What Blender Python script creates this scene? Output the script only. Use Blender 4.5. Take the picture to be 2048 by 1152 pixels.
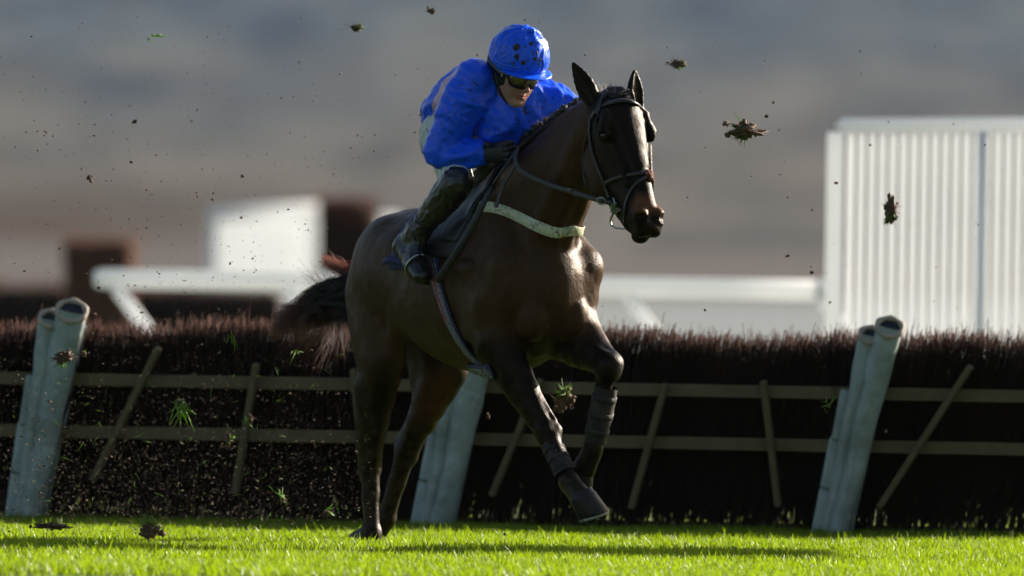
import bpy, math, random
import numpy as np
from mathutils import Vector, Matrix, noise as mnoise
from mathutils.bvhtree import BVHTree

random.seed(7); RNG = np.random.default_rng(11)
for _o in list(bpy.data.objects): bpy.data.objects.remove(_o)
SC = bpy.context.scene; COL = SC.collection

# ---------------------------------------------------------------- camera, world, sun, exposure
FPX = 25145.0                         # focal length in photo pixels (2048 wide)
CAM = Vector((0.0, -53.5, 1.36))
ROLL = 0.016
PITCH = math.atan(111.0 / FPX)
c_fwd = Vector((0, math.cos(PITCH), -math.sin(PITCH)))
c_r0 = Vector((1, 0, 0)); c_u0 = c_r0.cross(c_fwd)
c_rt = c_r0 * math.cos(ROLL) + c_u0 * math.sin(ROLL)
c_up = c_u0 * math.cos(ROLL) - c_r0 * math.sin(ROLL)
cam = bpy.data.cameras.new("camera"); camo = bpy.data.objects.new("camera", cam); COL.objects.link(camo)
M3 = Matrix((c_rt, c_up, -c_fwd)).transposed()
camo.matrix_world = Matrix.Translation(CAM) @ M3.to_4x4()
cam.sensor_width = 36.0; cam.lens = FPX * 36.0 / 2048.0
cam.clip_start = 1.0; cam.clip_end = 20000.0
cam.dof.use_dof = True; cam.dof.focus_distance = 52.9; cam.dof.aperture_fstop = 2.5; cam.dof.aperture_blades = 9
SC.camera = camo

SUN_AZ = math.radians(53.0)           # clockwise from +Y: behind the horse, to the right
SUN_EL = math.radians(22.0)
sun_dir = Vector((math.sin(SUN_AZ) * math.cos(SUN_EL), math.cos(SUN_AZ) * math.cos(SUN_EL), math.sin(SUN_EL)))
world = bpy.data.worlds.new("World"); SC.world = world; world.use_nodes = True
wn = world.node_tree.nodes; wl = world.node_tree.links
for n in list(wn): wn.remove(n)
w_out = wn.new("ShaderNodeOutputWorld"); w_bg = wn.new("ShaderNodeBackground"); w_sky = wn.new("ShaderNodeTexSky")
w_sky.sky_type = 'NISHITA'; w_sky.sun_disc = False
w_sky.sun_elevation = SUN_EL; w_sky.sun_rotation = SUN_AZ
w_sky.air_density = 1.0; w_sky.dust_density = 1.5
w_bg.inputs[1].default_value = 0.052
wl.new(w_sky.outputs[0], w_bg.inputs[0]); wl.new(w_bg.outputs[0], w_out.inputs[0])
sl = bpy.data.lights.new("sun", 'SUN'); so = bpy.data.objects.new("sun", sl); COL.objects.link(so)
sl.energy = 5.0; sl.angle = math.radians(0.53); sl.color = (1.0, 0.90, 0.76)
so.rotation_euler = sun_dir.to_track_quat('Z', 'Y').to_euler(); so.location = (40, 30, 40)
SC.view_settings.view_transform = 'Standard'; SC.view_settings.look = 'None'
SC.view_settings.exposure = 1.35; SC.view_settings.gamma = 1.0
SC.cycles.use_denoising = True
SC.cycles.max_bounces = 6; SC.cycles.transparent_max_bounces = 8; SC.cycles.volume_bounces = 0

# ---------------------------------------------------------------- point helpers
def ray(px, py):
    return c_fwd + c_rt * ((px - 1024.0) / FPX) + c_up * ((576.0 - py) / FPX)
def P(px, py, Y):
    """point of the world seen at a photo pixel, at world depth Y"""
    d = ray(px, py); return CAM + d * ((Y - CAM.y) / d.y)
def G(px, py, z=0.0):
    """point of the plane z seen at a photo pixel"""
    d = ray(px, py); return CAM + d * ((z - CAM.z) / d.z)
# horse frame: f forward, l to the horse's left, u up
TH = math.radians(30.0)
HF = Vector((math.sin(TH), -math.cos(TH), 0)); HL = Vector((math.cos(TH), math.sin(TH), 0)); HU = Vector((0, 0, 1))
HO = Vector((0.026, 0.0, 0.0))
HM = Matrix((HF, HL, HU)).transposed().to_4x4(); HM.translation = HO
HMI = HM.inverted()
def hw(p): return HM @ Vector(p)
def hl(px, py, l):
    """horse-frame point at a photo pixel with the given lateral offset"""
    d = ray(px, py); o = CAM - HO
    t = (l - o.dot(HL)) / d.dot(HL); p = o + d * t
    return Vector((p.dot(HF), l, p.z))
def hf(px, py, f):
    d = ray(px, py); o = CAM - HO
    t = (f - o.dot(HF)) / d.dot(HF); p = o + d * t
    return Vector((f, p.dot(HL), p.z))

# ---------------------------------------------------------------- object helpers
def link(name, me, mat=None, parent=None):
    o = bpy.data.objects.new(name, me); COL.objects.link(o)
    if mat is not None:
        for m in (mat if isinstance(mat, (list, tuple)) else [mat]): me.materials.append(m)
    if parent is not None: o.parent = parent
    return o
def mesh_np(name, V, F, mat=None, parent=None, smooth=True, midx=None):
    """fast mesh from arrays; F is an (n,3) or (n,4) array or a list of such"""
    V = np.asarray(V, dtype=np.float32)
    Fs = F if isinstance(F, list) else [F]
    Fs = [np.asarray(f, dtype=np.int32) for f in Fs if len(f)]
    me = bpy.data.meshes.new(name)
    me.vertices.add(len(V)); me.vertices.foreach_set("co", V.ravel())
    nl = sum(f.size for f in Fs); npoly = sum(len(f) for f in Fs)
    me.loops.add(nl); me.polygons.add(npoly)
    me.loops.foreach_set("vertex_index", np.concatenate([f.ravel() for f in Fs]))
    st = []; c = 0
    for f in Fs:
        st.append(c + np.arange(len(f)) * f.shape[1]); c += f.size
    me.polygons.foreach_set("loop_start", np.concatenate(st).astype(np.int32))
    if midx is not None: me.polygons.foreach_set("material_index", np.asarray(midx, dtype=np.int32))
    me.polygons.foreach_set("use_smooth", np.full(npoly, smooth))
    me.update(calc_edges=True)
    return link(name, me, mat, parent)
def tag(o, label=None, cat=None, group=None, kind=None):
    if label: o["label"] = label
    if cat: o["category"] = cat
    if group: o["group"] = group
    if kind: o["kind"] = kind
    return o
def empty(name, mw, label, cat, group=None):
    o = bpy.data.objects.new(name, None); COL.objects.link(o); o.empty_display_size = 0.1
    o.matrix_world = mw if isinstance(mw, Matrix) else Matrix.Translation(Vector(mw))
    return tag(o, label, cat, group)

class MB:
    """collects simple shapes into one mesh"""
    def __init__(s): s.V = []; s.F4 = []; s.F3 = []; s.n = 0
    def add(s, V, F4=(), F3=()):
        for f in F4: s.F4.append([i + s.n for i in f])
        for f in F3: s.F3.append([i + s.n for i in f])
        s.V.extend([tuple(v) for v in V]); s.n += len(V)
    def box(s, c, sx, sy, sz, M=None):
        c = Vector(c); vs = []
        for x in (-.5, .5):
            for y in (-.5, .5):
                for z in (-.5, .5):
                    v = Vector((x * sx, y * sy, z * sz)); v = M @ v if M else v; vs.append(c + v)
        s.add(vs, [(0, 1, 3, 2), (4, 6, 7, 5), (0, 4, 5, 1), (2, 3, 7, 6), (0, 2, 6, 4), (1, 5, 7, 3)])
    def beam(s, a, b, w, h, up=Vector((0, 0, 1))):
        a = Vector(a); b = Vector(b); d = (b - a); L = d.length; d.normalize()
        x = d.cross(up).normalized(); z = x.cross(d)
        s.box((a + b) / 2, w, L, h, Matrix((x, d, z)).transposed())
    def tube(s, pts, rad, seg=10, cap=True, sq=1.0, up=None):
        pts = [Vector(p) for p in pts]; n = len(pts)
        rad = rad if isinstance(rad, (list, tuple)) else [rad] * n
        u = None; vs = []
        for i, p in enumerate(pts):
            d = (pts[min(i + 1, n - 1)] - pts[max(i - 1, 0)]).normalized()
            if u is None:
                u = (up if up is not None else (Vector((0, 0, 1)) if abs(d.z) < .9 else Vector((1, 0, 0))))
            u = (u - d * u.dot(d)).normalized(); w = d.cross(u)
            for k in range(seg):
                a = 2 * math.pi * k / seg
                vs.append(p + (u * math.cos(a) + w * math.sin(a) * sq) * rad[i])
        F = []
        for i in range(n - 1):
            for k in range(seg):
                k2 = (k + 1) % seg
                F.append((i * seg + k, i * seg + k2, (i + 1) * seg + k2, (i + 1) * seg + k))
        T = []
        if cap:
            vs.append(pts[0]); vs.append(pts[-1]); a = n * seg; b = a + 1
            for k in range(seg):
                k2 = (k + 1) % seg
                T.append((a, k2, k)); T.append((b, (n - 1) * seg + k, (n - 1) * seg + k2))
        s.add(vs, F, T)
    def build(s, name, mat, parent=None, smooth=False):
        return mesh_np(name, np.array(s.V), [np.array(s.F4).reshape(-1, 4), np.array(s.F3).reshape(-1, 3)], mat, parent, smooth)
def bevel(o, w=0.004, seg=2):
    m = o.modifiers.new("bevel", 'BEVEL'); m.width = w; m.segments = seg; m.limit_method = 'ANGLE'; return o

def crom(pts, n):
    """Catmull-Rom through rows of numbers, n samples per span"""
    A = np.asarray([list(p) for p in pts], float); A = np.vstack([2 * A[0] - A[1], A, 2 * A[-1] - A[-2]]); out = []
    for i in range(1, len(A) - 2):
        for k in range(n):
            t = k / n; p0, p1, p2, p3 = A[i - 1], A[i], A[i + 1], A[i + 2]
            out.append(.5 * (2 * p1 + (p2 - p0) * t + (2 * p0 - 5 * p1 + 4 * p2 - p3) * t * t + (3 * p1 - p0 - 3 * p2 + p3) * t ** 3))
    out.append(A[-2]); return np.array(out)

# ---------------------------------------------------------------- signed-distance modelling
def nrm(v):
    v = np.asarray(v, float); return v / np.linalg.norm(v)
class SDF:
    def __init__(s, ax, ay, az):
        s.ax = [np.asarray(a, np.float32) for a in (ax, ay, az)]
        s.v = np.full([len(a) for a in s.ax], 0.5, np.float32)
    def _win(s, lo, hi):
        sl = []
        for i in range(3):
            a = np.searchsorted(s.ax[i], lo[i]); b = np.searchsorted(s.ax[i], hi[i])
            if b <= a: return None
            sl.append(slice(a, b))
        X = s.ax[0][sl[0]][:, None, None]; Y = s.ax[1][sl[1]][None, :, None]; Z = s.ax[2][sl[2]][None, None, :]
        return tuple(sl), X, Y, Z
    def _comb(s, sl, d, k, sub):
        v = s.v[sl]
        if sub:
            h = np.maximum(k - np.abs(-d - v), 0) / k; s.v[sl] = np.maximum(v, -d) + h * h * k * .25
        else:
            h = np.maximum(k - np.abs(d - v), 0) / k; s.v[sl] = np.minimum(v, d) - h * h * k * .25
    def ell(s, c, r, ax=None, k=.03, sub=False):
        c = np.asarray(list(c), float); r = np.asarray(r if hasattr(r, '__len__') else [r] * 3, float)
        R = np.eye(3) if ax is None else frame(*ax)
        m = r.max() + k + .02; w = s._win(c - m, c + m)
        if w is None: return
        sl, X, Y, Z = w; X = X - c[0]; Y = Y - c[1]; Z = Z - c[2]; k0 = 0; k1 = 0
        for i in range(3):
            q = X * np.float32(R[i][0]) + Y * np.float32(R[i][1]) + Z * np.float32(R[i][2])
            k0 = k0 + (q / r[i]) ** 2; k1 = k1 + (q / r[i] ** 2) ** 2
        k0 = np.sqrt(k0); k1 = np.sqrt(k1) + 1e-6
        s._comb(sl, (k0 * (k0 - 1) / k1).astype(np.float32), k, sub)
    def seg(s, a, b, ra, rb, k=.03, w=(0, 1, 0), cap=None, sub=False):
        """tapered segment; ra, rb = radius or (radius along w, radius across)"""
        a = np.asarray(list(a), float); b = np.asarray(list(b), float)
        ra = ra if hasattr(ra, '__len__') else (ra, ra); rb = rb if hasattr(rb, '__len__') else (rb, rb)
        d = b - a; L = np.linalg.norm(d); d = d / L
        w1 = np.asarray(w, float); w1 = nrm(w1 - d * w1.dot(d)); w2 = np.cross(d, w1)
        m = max(max(ra), max(rb)) + k + .02
        ww = s._win(np.minimum(a, b) - m, np.maximum(a, b) + m)
        if ww is None: return
        sl, X, Y, Z = ww; X = X - np.float32(a[0]); Y = Y - np.float32(a[1]); Z = Z - np.float32(a[2])
        f = np.float32
        t = X * f(d[0]) + Y * f(d[1]) + Z * f(d[2]); c1 = X * f(w1[0]) + Y * f(w1[1]) + Z * f(w1[2]); c2 = X * f(w2[0]) + Y * f(w2[1]) + Z * f(w2[2])
        tt = np.clip(t / f(L), 0, 1); ca = t - tt * f(L)
        r1 = ra[0] + (rb[0] - ra[0]) * tt; r2 = ra[1] + (rb[1] - ra[1]) * tt
        rc = np.minimum(r1, r2) if cap is None else cap
        k0 = np.sqrt((c1 / r1) ** 2 + (c2 / r2) ** 2 + (ca / rc) ** 2)
        k1 = np.sqrt((c1 / r1 ** 2) ** 2 + (c2 / r2 ** 2) ** 2 + (ca / rc ** 2) ** 2) + 1e-6
        s._comb(sl, (k0 * (k0 - 1) / k1).astype(np.float32), k, sub)
    def chain(s, pts, k=.03, w=(0, 1, 0), n=3, k_in=.012, cap=None):
        """loft through rows (x,y,z,r_w,r_across)"""
        A = crom(pts, n)
        t = SDF(*s.ax) if False else None
        for i in range(len(A) - 1):
            s.seg(A[i][:3], A[i + 1][:3], A[i][3:5], A[i + 1][3:5], k=k if i == 0 else max(k_in, k * .5), w=w, cap=cap)
    def at(s, p):
        idx = [int(np.clip(np.searchsorted(s.ax[i], p[i]), 1, len(s.ax[i]) - 2)) for i in range(3)]
        return float(s.v[tuple(idx)])
    def mesh(s):
        """naive surface nets on the rectilinear grid"""
        v = s.v; sh = v.shape; ins = v < 0
        cs = tuple(n - 1 for n in sh); N = cs[0] * cs[1] * cs[2]
        cnt = np.zeros(N, np.int32); acc = [np.zeros(N, np.float64) for _ in range(3)]; quads = []
        for a in range(3):
            A = [slice(None)] * 3; B = [slice(None)] * 3; A[a] = slice(0, -1); B[a] = slice(1, None)
            e = np.argwhere(ins[tuple(A)] != ins[tuple(B)])
            b, c = [(1, 2), (2, 0), (0, 1)][a]
            e = e[(e[:, b] > 0) & (e[:, c] > 0) & (e[:, b] < cs[b]) & (e[:, c] < cs[c])]
            i0 = tuple(e.T); e1 = e.copy(); e1[:, a] += 1; i1 = tuple(e1.T)
            v0 = v[i0].astype(float); v1 = v[i1].astype(float); t = v0 / (v0 - v1)
            pos = [s.ax[i][e[:, i]].astype(float) for i in range(3)]
            pos[a] = pos[a] + t * (s.ax[a][e[:, a] + 1] - s.ax[a][e[:, a]])
            cells = []
            for db, dc in ((0, 0), (-1, 0), (-1, -1), (0, -1)):
                q = e.copy(); q[:, b] += db; q[:, c] += dc
                ci = (q[:, 0] * cs[1] + q[:, 1]) * cs[2] + q[:, 2]; cells.append(ci)
                cnt += np.bincount(ci, minlength=N).astype(np.int32)
                for i in range(3): acc[i] += np.bincount(ci, weights=pos[i], minlength=N)
            Q = np.stack(cells, 1); fl = v0 > 0; Q[fl] = Q[fl][:, ::-1]; quads.append(Q)
        u = np.nonzero(cnt)[0]; m = np.full(N, -1, np.int64); m[u] = np.arange(len(u))
        V = np.stack([acc[i][u] / cnt[u] for i in range(3)], 1)
        return V, m[np.concatenate(quads)]
def frame(x, y=None):
    """rows = orthonormal axes, first along x, second near y"""
    x = nrm(x); y = np.array([0, 0, 1.]) if y is None else np.asarray(y, float)
    y = nrm(y - x * y.dot(x)); return np.array([x, y, np.cross(x, y)])
def smooth_np(V, F, it=2, lam=.5):
    E = np.concatenate([F[:, [0, 1]], F[:, [1, 2]], F[:, [2, 3]], F[:, [3, 0]]]); E = np.concatenate([E, E[:, ::-1]])
    n = len(V); deg = np.bincount(E[:, 0], minlength=n)[:, None]
    for _ in range(it):
        for L in (lam, -lam * .95):
            S = np.stack([np.bincount(E[:, 0], weights=V[E[:, 1], i], minlength=n) for i in range(3)], 1) / deg
            V = V + (S - V) * L
    return V
def vnormals(V, F):
    a = V[F[:, 2]] - V[F[:, 0]]; b = V[F[:, 3]] - V[F[:, 1]]; n = np.cross(a, b)
    N = np.zeros_like(V)
    for i in range(4):
        for j in range(3): N[:, j] += np.bincount(F[:, i], weights=n[:, j], minlength=len(V))
    return N / (np.linalg.norm(N, axis=1, keepdims=True) + 1e-12)
def vattr(o, name, arr):
    a = o.data.attributes.new(name, 'FLOAT', 'POINT'); a.data.foreach_set("value", np.asarray(arr, np.float32))
def sstep(a, b, x):
    t = np.clip((x - a) / (b - a), 0, 1); return t * t * (3 - 2 * t)

# ---------------------------------------------------------------- materials
class NT:
    def __init__(s, name):
        s.m = bpy.data.materials.new(name); s.m.use_nodes = True; s.t = s.m.node_tree
        s.b = s.t.nodes["Principled BSDF"]; s.out = s.t.nodes["Material Output"]
    def n(s, typ, **kw):
        x = s.t.nodes.new(typ)
        for k, v in kw.items():
            if k.startswith("i_"):
                key = k[2:]; key = int(key) if key.isdigit() else key.replace("_", " ")
                x.inputs[key].default_value = v
            else: setattr(x, k, v)
        return x
    def l(s, a, b): s.t.links.new(a, b)
    def co(s, scale=(1, 1, 1), src="Object"):
        tc = s.n("ShaderNodeTexCoord"); mp = s.n("ShaderNodeMapping"); mp.inputs["Scale"].default_value = scale
        s.l(tc.outputs[src], mp.inputs[0]); return mp.outputs[0]
    def noise(s, scale, detail=3, co=None, rough=.55, dist=0):
        x = s.n("ShaderNodeTexNoise"); x.inputs["Scale"].default_value = scale; x.inputs["Detail"].default_value = detail
        x.inputs["Roughness"].default_value = rough; x.inputs["Distortion"].default_value = dist
        s.l(co if co is not None else s.co(), x.inputs["Vector"]); return x.outputs["Fac"]
    def ramp(s, fac, stops):
        r = s.n("ShaderNodeValToRGB"); e = r.color_ramp.elements
        while len(e) < len(stops): e.new(.5)
        for i, (p, c) in enumerate(stops):
            e[i].position = p; e[i].color = (*c, 1) if hasattr(c, '__len__') else (c, c, c, 1)
        s.l(fac, r.inputs[0]); return r.outputs[0]
    def mix(s, fac, a, b, typ='MIX'):
        x = s.n("ShaderNodeMix", data_type='RGBA', blend_type=typ)
        for sock, v in ((0, fac), (6, a), (7, b)):
            if isinstance(v, (int, float)): x.inputs[sock].default_value = v
            elif isinstance(v, tuple): x.inputs[sock].default_value = (*v, 1)
            else: s.l(v, x.inputs[sock])
        return x.outputs[2]
    def bump(s, h, strength=.5, dist=.01, prev=None):
        b = s.n("ShaderNodeBump"); b.inputs["Strength"].default_value = strength; b.inputs["Distance"].default_value = dist
        s.l(h, b.inputs["Height"])
        if prev is not None: s.l(prev, b.inputs["Normal"])
        s.l(b.outputs[0], s.b.inputs["Normal"]); return b.outputs[0]
    def base(s, c):
        if isinstance(c, tuple): s.b.inputs["Base Color"].default_value = (*c, 1)
        else: s.l(c, s.b.inputs["Base Color"])
    def set(s, **kw):
        for k, v in kw.items(): s.b.inputs[k.replace("_", " ")].default_value = v
def simple(name, c, rough=.5, var=.15, nscale=30, bump=.0, bd=.002, mud=0, mudc=(.035, .022, .014), metal=0, spec=.5, mudscale=22):
    t = NT(name); n = t.noise(nscale, 4)
    d = tuple(x * (1 - var) for x in c); e = tuple(min(1, x * (1 + var)) for x in c)
    col = t.mix(n, d, e)
    if mud:
        k = t.noise(mudscale, 5, rough=.7); k = t.ramp(k, [(1 - mud - .04, 0.), (1 - mud, 1.)]); col = t.mix(k, col, mudc)
    t.base(col); t.set(Roughness=rough, Metallic=metal, Specular_IOR_Level=spec)
    if bump: t.bump(t.noise(nscale * 2, 4), bump, bd)
    return t.m
# ================================================================ THE HORSE
def coat_material():
    t = NT("horse_coat")
    at = t.n("ShaderNodeAttribute", attribute_name="dark"); tn = t.n("ShaderNodeAttribute", attribute_name="tan"); md = t.n("ShaderNodeAttribute", attribute_name="mud")
    n1 = t.noise(7, 4); n2 = t.noise(60, 5, t.co((1, 1, .35)))
    brown = t.mix(n1, (.032, .0150, .0065), (.082, .038, .017))
    brown = t.mix(t.ramp(n2, [(.35, 0.), (.62, .65)]), brown, (.030, .016, .009))
    col = t.mix(at.outputs["Fac"], brown, (.0022, .0016, .0013))
    col = t.mix(tn.outputs["Fac"], col, (.17, .065, .026))
    sp = t.ramp(t.noise(55, 4, rough=.8), [(.60, 0.), (.66, 1.)])
    pt = t.ramp(t.noise(3.5, 2), [(.42, 0.), (.6, .75)])
    k = t.n("ShaderNodeMath", operation='MULTIPLY'); t.l(sp, k.inputs[0]); t.l(pt, k.inputs[1])
    col = t.mix(k.outputs[0], col, (.030, .022, .016))
    mn = t.ramp(t.noise(24, 5, rough=.75), [(.38, 0.), (.62, 1.)])
    k2 = t.n("ShaderNodeMath", operation='MULTIPLY'); t.l(mn, k2.inputs[0]); t.l(md.outputs["Fac"], k2.inputs[1])
    col = t.mix(k2.outputs[0], col, (.036, .024, .016))
    t.base(col)
    t.set(Roughness=.42, Specular_IOR_Level=.16); t.b.inputs['Specular Tint'].default_value = (1, .80, .62, 1)
    a = t.bump(t.noise(9, 3), .30, .012)
    a = t.bump(t.noise(420, 2, t.co((1, 1, .25))), .35, .0015, a)
    t.bump(mn, .25, .006, a)
    return t.m
M_coat = coat_material()

def build_horse():
    fine = .0042; h = .0085
    ax = np.concatenate([np.arange(-1.42, .62, h), np.arange(.62, 1.20, .0048)])
    ay = np.concatenate([np.arange(-.40, -.17, h), np.arange(-.17, .17, .006), np.arange(.17, .40, h)])
    az = np.concatenate([np.arange(-.02, 1.27, h), np.arange(1.27, 2.12, .0052)])
    S = SDF(ax, ay, az)
    # trunk
    S.chain([(.27, 0, 1.13, .12, .16), (.16, 0, 1.14, .195, .27), (.0, 0, 1.14, .225, .355), (-.25, 0, 1.125, .25, .36),
             (-.52, 0, 1.14, .268, .325), (-.76, 0, 1.18, .25, .262), (-.94, 0, 1.19, .212, .235), (-1.07, 0, 1.15, .14, .165)], k=.05, n=3, k_in=.05)
    S.chain([(.06, 0, 1.52, .05, .07), (-.12, 0, 1.525, .06, .075), (-.34, 0, 1.44, .07, .06), (-.55, 0, 1.38, .08, .05)], k=.10, n=2)      # withers
    S.chain([(-.50, 0, 1.38, .08, .06), (-.76, 0, 1.39, .10, .05), (-.93, 0, 1.34, .10, .07)], k=.08, n=2)        # loin, croup
    # neck
    S.chain([(-.02, 0, 1.36, .13, .24), (.15, 0, 1.47, .118, .235), (.325, 0, 1.61, .098, .192), (.50, 0, 1.735, .080, .148), (.64, 0, 1.825, .070, .112), (.73, 0, 1.86, .066, .09)], k=.05, n=3, k_in=.05)
    S.seg((.08, 0, 1.63), (.46, 0, 1.86), (.028, .035), (.022, .025), k=.05)                                       # crest
    for sd in (-1, 1):
        S.seg((.60, sd * .05, 1.76), (.27, sd * .075, 1.33), .035, .05, k=.035)                                 # throat muscle
        S.seg((.575, sd * .04, 1.66), (.315, sd * .03, 1.30), .028, .036, k=.025)
        fo = .06 if sd > 0 else 0.0
        # shoulder
        S.seg((-.02, sd * .12, 1.45), (.16 + fo, sd * (.175 - fo * .2), 1.15), (.055, .11), (.085, .12), k=.045)
        S.seg((.10, sd * .12, 1.36), (.20 + fo, sd * .165, 1.22), .07, .09, k=.04)
        S.seg((-.16, sd * .17, 1.30), (.10 + fo, sd * .20, 1.06), (.05, .10), (.07, .12), k=.03)
        S.ell((.185 + fo * .9, sd * (.165 - fo * .42), 1.11), (.10, .080, .13), k=.035)
        S.ell((.255 + fo * .5, sd * .082, 1.015), (.105, .078, .115), k=.010)                                     # pectoral
        S.ell((.225 + fo * .5, sd * .10, 1.18), (.10, .09, .11), k=.025)
        S.seg((-.02, sd * .235, 1.20), (-.02, sd * .20, .93), (.045, .10), (.04, .085), k=.014)
        # rib and flank
        S.ell((-.40, sd * .12, 1.10), (.33, .16, .26), k=.05)
        S.seg((-.66, sd * .19, 1.0), (-.80, sd * .15, .86), .05, .045, k=.04)
        S.ell((-.76, sd * .135, 1.18), (.21, .125, .18), k=.07)
        # quarters
        S.ell((-.88, sd * .14, 1.18), (.225, .128, .235), k=.05)
        S.ell((-.985, sd * .12, 1.02), (.14, .11, .25), k=.05)
        S.ell((-.69, sd * .195, 1.29), (.06, .045, .045), k=.06)                                                # point of hip
    # right foreleg (reaching)
    def foreleg(sh, el, kn, ft, co, toe, sd):
        sh, el, kn, ft, co, toe = [np.array(list(p)) for p in (sh, el, kn, ft, co, toe)]
        S.seg(sh, el, (.085, .12), (.078, .105), k=.05)
        m = el + (kn - el) * .35 + np.array((.0, 0, 0)); m2 = el + (kn - el) * .7
        S.chain([(*el, .082, .105), (*m, .070, .088), (*m2, .053, .060), (*(kn - (kn - el) * .08), .047, .050)], k=.04, n=2)
        S.seg(el + (kn - el) * .08 + np.array((.045, 0, -.0)), m2, (.05, .055), (.03, .03), k=.03)
        # tendons down the back of the cannon
        bk = np.array((-.024, 0, .0)) if sd < 0 else np.array((-.026, 0, -.006))
        S.seg(kn + (ft - kn) * .15 + bk, ft - (ft - kn) * .08 + bk * .9, .017, .019, k=.005)
        for ds in (-1, 1):
            S.ell(kn + np.array((.022, ds * .026, .018)), (.020, .022, .022), k=.008); S.ell(kn + np.array((.016, ds * .022, -.026)), (.018, .018, .018), k=.007)
            S.seg(el + np.array((.05, ds * .03, -.02)), kn + np.array((.012, ds * .02, .06)), (.022, .030), (.012, .014), k=.010)
        # knee
        S.ell(kn, (.052, .054, .060), k=.025); 
        d = ft - kn; d = d / np.linalg.norm(d)
        S.ell(kn - d * .02 + np.array((.008, sd * .012, 0)), (.035, .042, .035), k=.015)
        S.seg(kn + d * .02, kn + (ft - kn) * .45, (.042, .045), (.034, .038), k=.02)
        S.seg(kn + (ft - kn) * .35, ft - d * .02, (.031, .036), (.033, .038), k=.015)
        S.ell(ft, (.042, .042, .045), k=.02)
        S.seg(ft, co, (.038, .040), (.050, .052), k=.02)
    RS, RE, RK, RFt, RCo, RTo = hl(985, 600, -.17), hl(992, 690, -.155), hl(1096, 868, -.03), hl(1138, 962, -.01), hl(1162, 996, .0), hl(1182, 1036, 0)
    LS, LE, LK, LFt, LCo, LTo = hl(1150, 590, .165), hl(1122, 668, .135), hl(1214, 735, .135), hl(1188, 892, .12), hl(1170, 936, .11), hl(1156, 962, .10)
    foreleg(RS, RE, RK, RFt, RCo, RTo, -1); foreleg(LS, LE, LK, LFt, LCo, LTo, 1)
    S.ell(np.array(list(LK)) + np.array((.035, .0, .0)), (.035, .046, .055), k=.03)
    S.ell(np.array(list(LE)) + np.array((.08, .015, .03)), (.15, .085, .115), k=.04)
    S.seg(np.array(list(LE)) + np.array((.12, .03, .05)), np.array(list(LK)) + np.array((.0, .012, .02)), .06, .045, k=.03)
    # hind legs
    def hind(hip, st, hk, ft, co, sd):
        hip, st, hk, ft, co = [np.array(list(p)) for p in (hip, st, hk, ft, co)]
        S.chain([(*hip, .10, .15), (*(hip + (st - hip) * .5), .105, .155), (*st, .085, .115)], k=.05, n=3)
        S.seg(hip + np.array((-.06, 0, -.08)), st + (hk - st) * .35 + np.array((-.03, 0, 0)), (.085, .11), (.065, .075), k=.05)
        m = st + (hk - st) * .4
        S.chain([(*st, .078, .095), (*m, .068, .080), (*(st + (hk - st) * .78), .048, .052), (*hk, .045, .050)], k=.04, n=2)
        S.seg(st + (hk - st) * .3 + np.array((-.06, sd * .02, 0)), hk + np.array((-.02, sd * .02, .06)), .06, .035, k=.04)
        d = (ft - hk) / np.linalg.norm(ft - hk)
        S.ell(hk, (.052, .046, .066), k=.02)
        for ds in (-1, 1): S.ell(hk + np.array((.018, ds * .026, -.02)), (.022, .020, .030), k=.008)
        S.seg(hk + (ft - hk) * .12 + np.array((-.030, 0, 0)), ft + np.array((-.024, 0, .02)), .018, .018, k=.005)
        S.seg(st + (hk - st) * .45 + np.array((-.075, 0, 0)), hk + np.array((-.052, 0, .055)), .018, .014, k=.010)
        S.seg(hk + np.array((-.045, 0, .045)), hk + np.array((-.03, 0, -.05)), .022, .024, k=.025)               # point of hock
        S.seg(hk, hk + (ft - hk) * .5, (.043, .048), (.034, .038), k=.02)
        S.seg(hk + (ft - hk) * .45, ft, (.034, .038), (.036, .04), k=.015)
        S.ell(ft, (.041, .041, .044), k=.02); S.seg(ft, co, (.036, .038), (.043, .046), k=.02)
        S.seg(hk + (st - hk) * .5 + np.array((-.05, 0, 0)), hk + np.array((-.045, 0, .04)), .016, .016, k=.03)
    RH = [hl(752, 555, -.135), hl(768, 715, -.16), hl(740, 925, -.14), hl(744, 1066, -.14), hl(744, 1096, -.14)]
    LH = [hl(850, 560, .13), hl(893, 742, .12), hl(812, 905, .07), hl(772, 1036, .03), hl(757, 1062, .02)]
    hind(*RH, -1); hind(*LH, 1)
    # head
    A = np.array((.36, 0, -.933)); A /= np.linalg.norm(A); N = np.array((.933, 0, .36)); N /= np.linalg.norm(N)
    S.chain([(.755, 0, 1.880, .070, .065), (.80, 0, 1.80, .098, .105), (.825, 0, 1.72, .094, .128), (.875, 0, 1.62, .076, .112), (.945, 0, 1.53, .060, .080), (1.01, 0, 1.455, .054, .066), (1.045, 0, 1.40, .046, .054)], k=.03, n=3, k_in=.03)
    S.seg((.905, 0, 1.83), (.985, 0, 1.66), (.070, .035), (.045, .03), k=.03, cap=.03)
    S.seg((.985, 0, 1.66), (1.075, 0, 1.475), (.043, .03), (.036, .03), k=.02, cap=.03)
    S.ell((.86, 0, 1.87), (.06, .075, .06), k=.03)
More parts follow.
